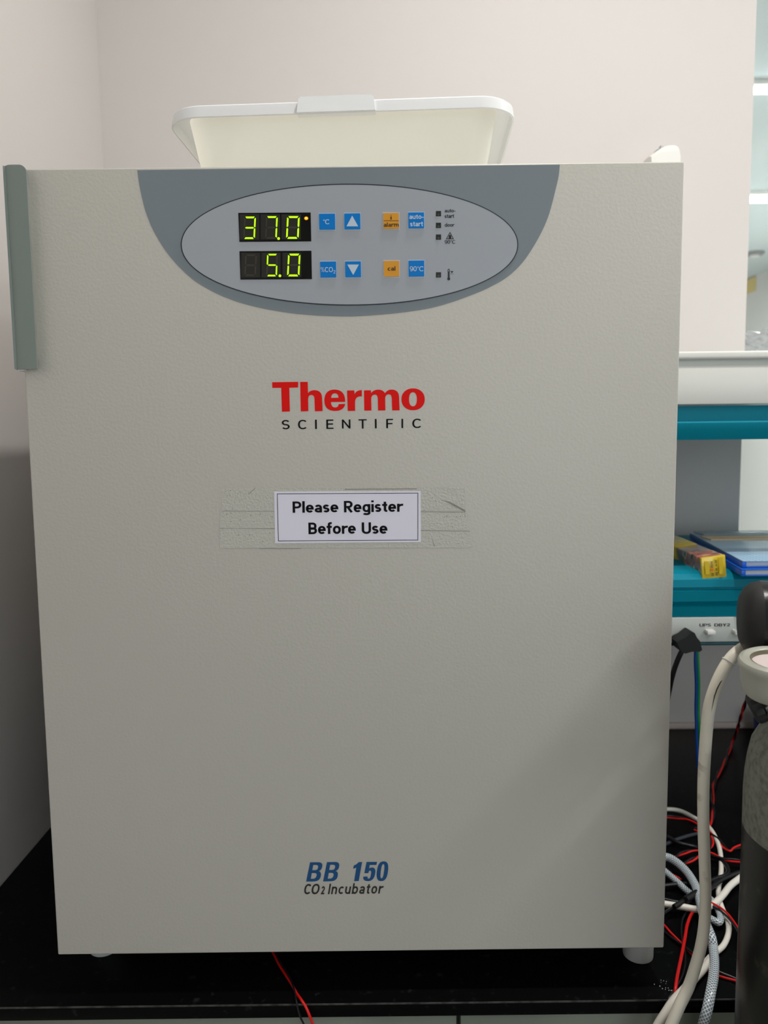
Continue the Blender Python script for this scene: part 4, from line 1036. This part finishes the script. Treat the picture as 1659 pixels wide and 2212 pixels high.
pk = [(.003, -.0052), (.0100, -.0052), (.0120, -.0034), (.0125, 0), (.0120, .0034), (.0100, .0052), (.003, .0052)]
for r_, z_ in pk:
    for i in range(N):
        rr = r_*(1+.03*math.cos(16*2*PI*i/N)) if r_ > .01 else r_
        vs.append((rr*math.cos(2*PI*i/N), rr*math.sin(2*PI*i/N), z_))
for k in range(len(pk)-1):
    for i in range(N): j = (i+1) % N; fs.append((k*N+i, k*N+j, (k+1)*N+j, (k+1)*N+i))
fs += [tuple(range(N))[::-1], tuple(range((len(pk)-1)*N, len(pk)*N))]
kb.add(vs, fs, M_capd, Mk); kb.tube([kn, Vector((bc.x+.032, -.10, 1.163))], .004, M_brass, 12); kb.build('adjusting_knob', rg)
# blue screw cap bottle lying behind the cylinder
q0 = at(1652, 1590, z=BZ)
bt = thing('blue_pot', 'dark blue plastic pot on the bench against the back wall behind the gas cylinder', 'pot', q0)
MB().lathe([(.017, .0006), (.019, .002), (.021, .036), (.020, .038)], M_cap2, Matrix.Translation(q0), 32).build('pot_body', bt)
MB().lathe([(.0205, .0385), (.022, .040), (.022, .046), (.0205, .048)], M_film, Matrix.Translation(q0), 32).build('lid', bt)
# recessed ceiling lamp above the incubator, added fill housings and glowing panel
dl = thing('downlight', 'round recessed ceiling lamp above the incubator', 'ceiling light', (DL[0], DL[1], 2.7))
TD = Matrix.Translation((DL[0], DL[1], 2.7))
MB().lathe([(.062, 0), (.075, -.004), (.078, 0)], M_white, TD, 40, cap=False).build('ring', dl)
MB().lathe([(.001, -.001), (.060, -.001)], mat('lamp_lens', (255, 255, 255), .4, emit=(255, 246, 236), es=6), TD, 40, cap=False).build('lens', dl)
rt = thing('fill_light_housing', 'long housing of an added fill light on the ceiling behind the camera', 'ceiling light', (1.7, -1.5, 2.7))
MB().box(1.63, 1.77, -2.35, -.65, 2.66, 2.7, M_white, bev=.003).build('housing', rt)
st = thing('fill_light_housing', 'short housing of an added fill light on the ceiling above the reagent shelf', 'ceiling light', (1.55, .15, 2.7))
MB().box(.93, 2.17, .10, .20, 2.66, 2.7, M_white, bev=.003).build('housing', st)
w2 = struct('fill_light_panel', MB().box(.45, 2.05, -3.07, -3.06, 1.05, 2.25, mat('fill_panel_glow', (240, 246, 250), .6, emit=(225, 240, 255), es=1.0)))  # added glowing panel framed like a window, goes with the front fill
f2 = MB()
for x0, x1, z0, z1 in ((.39, .45, .99, 2.31), (2.05, 2.11, .99, 2.31), (.45, 2.05, .99, 1.05), (.45, 2.05, 2.25, 2.31), (1.235, 1.265, 1.05, 2.25)):
    f2.box(x0, x1, -3.079, -3.04, z0, z1, M_white, bev=.004)
f2.build('pane_frame', w2)
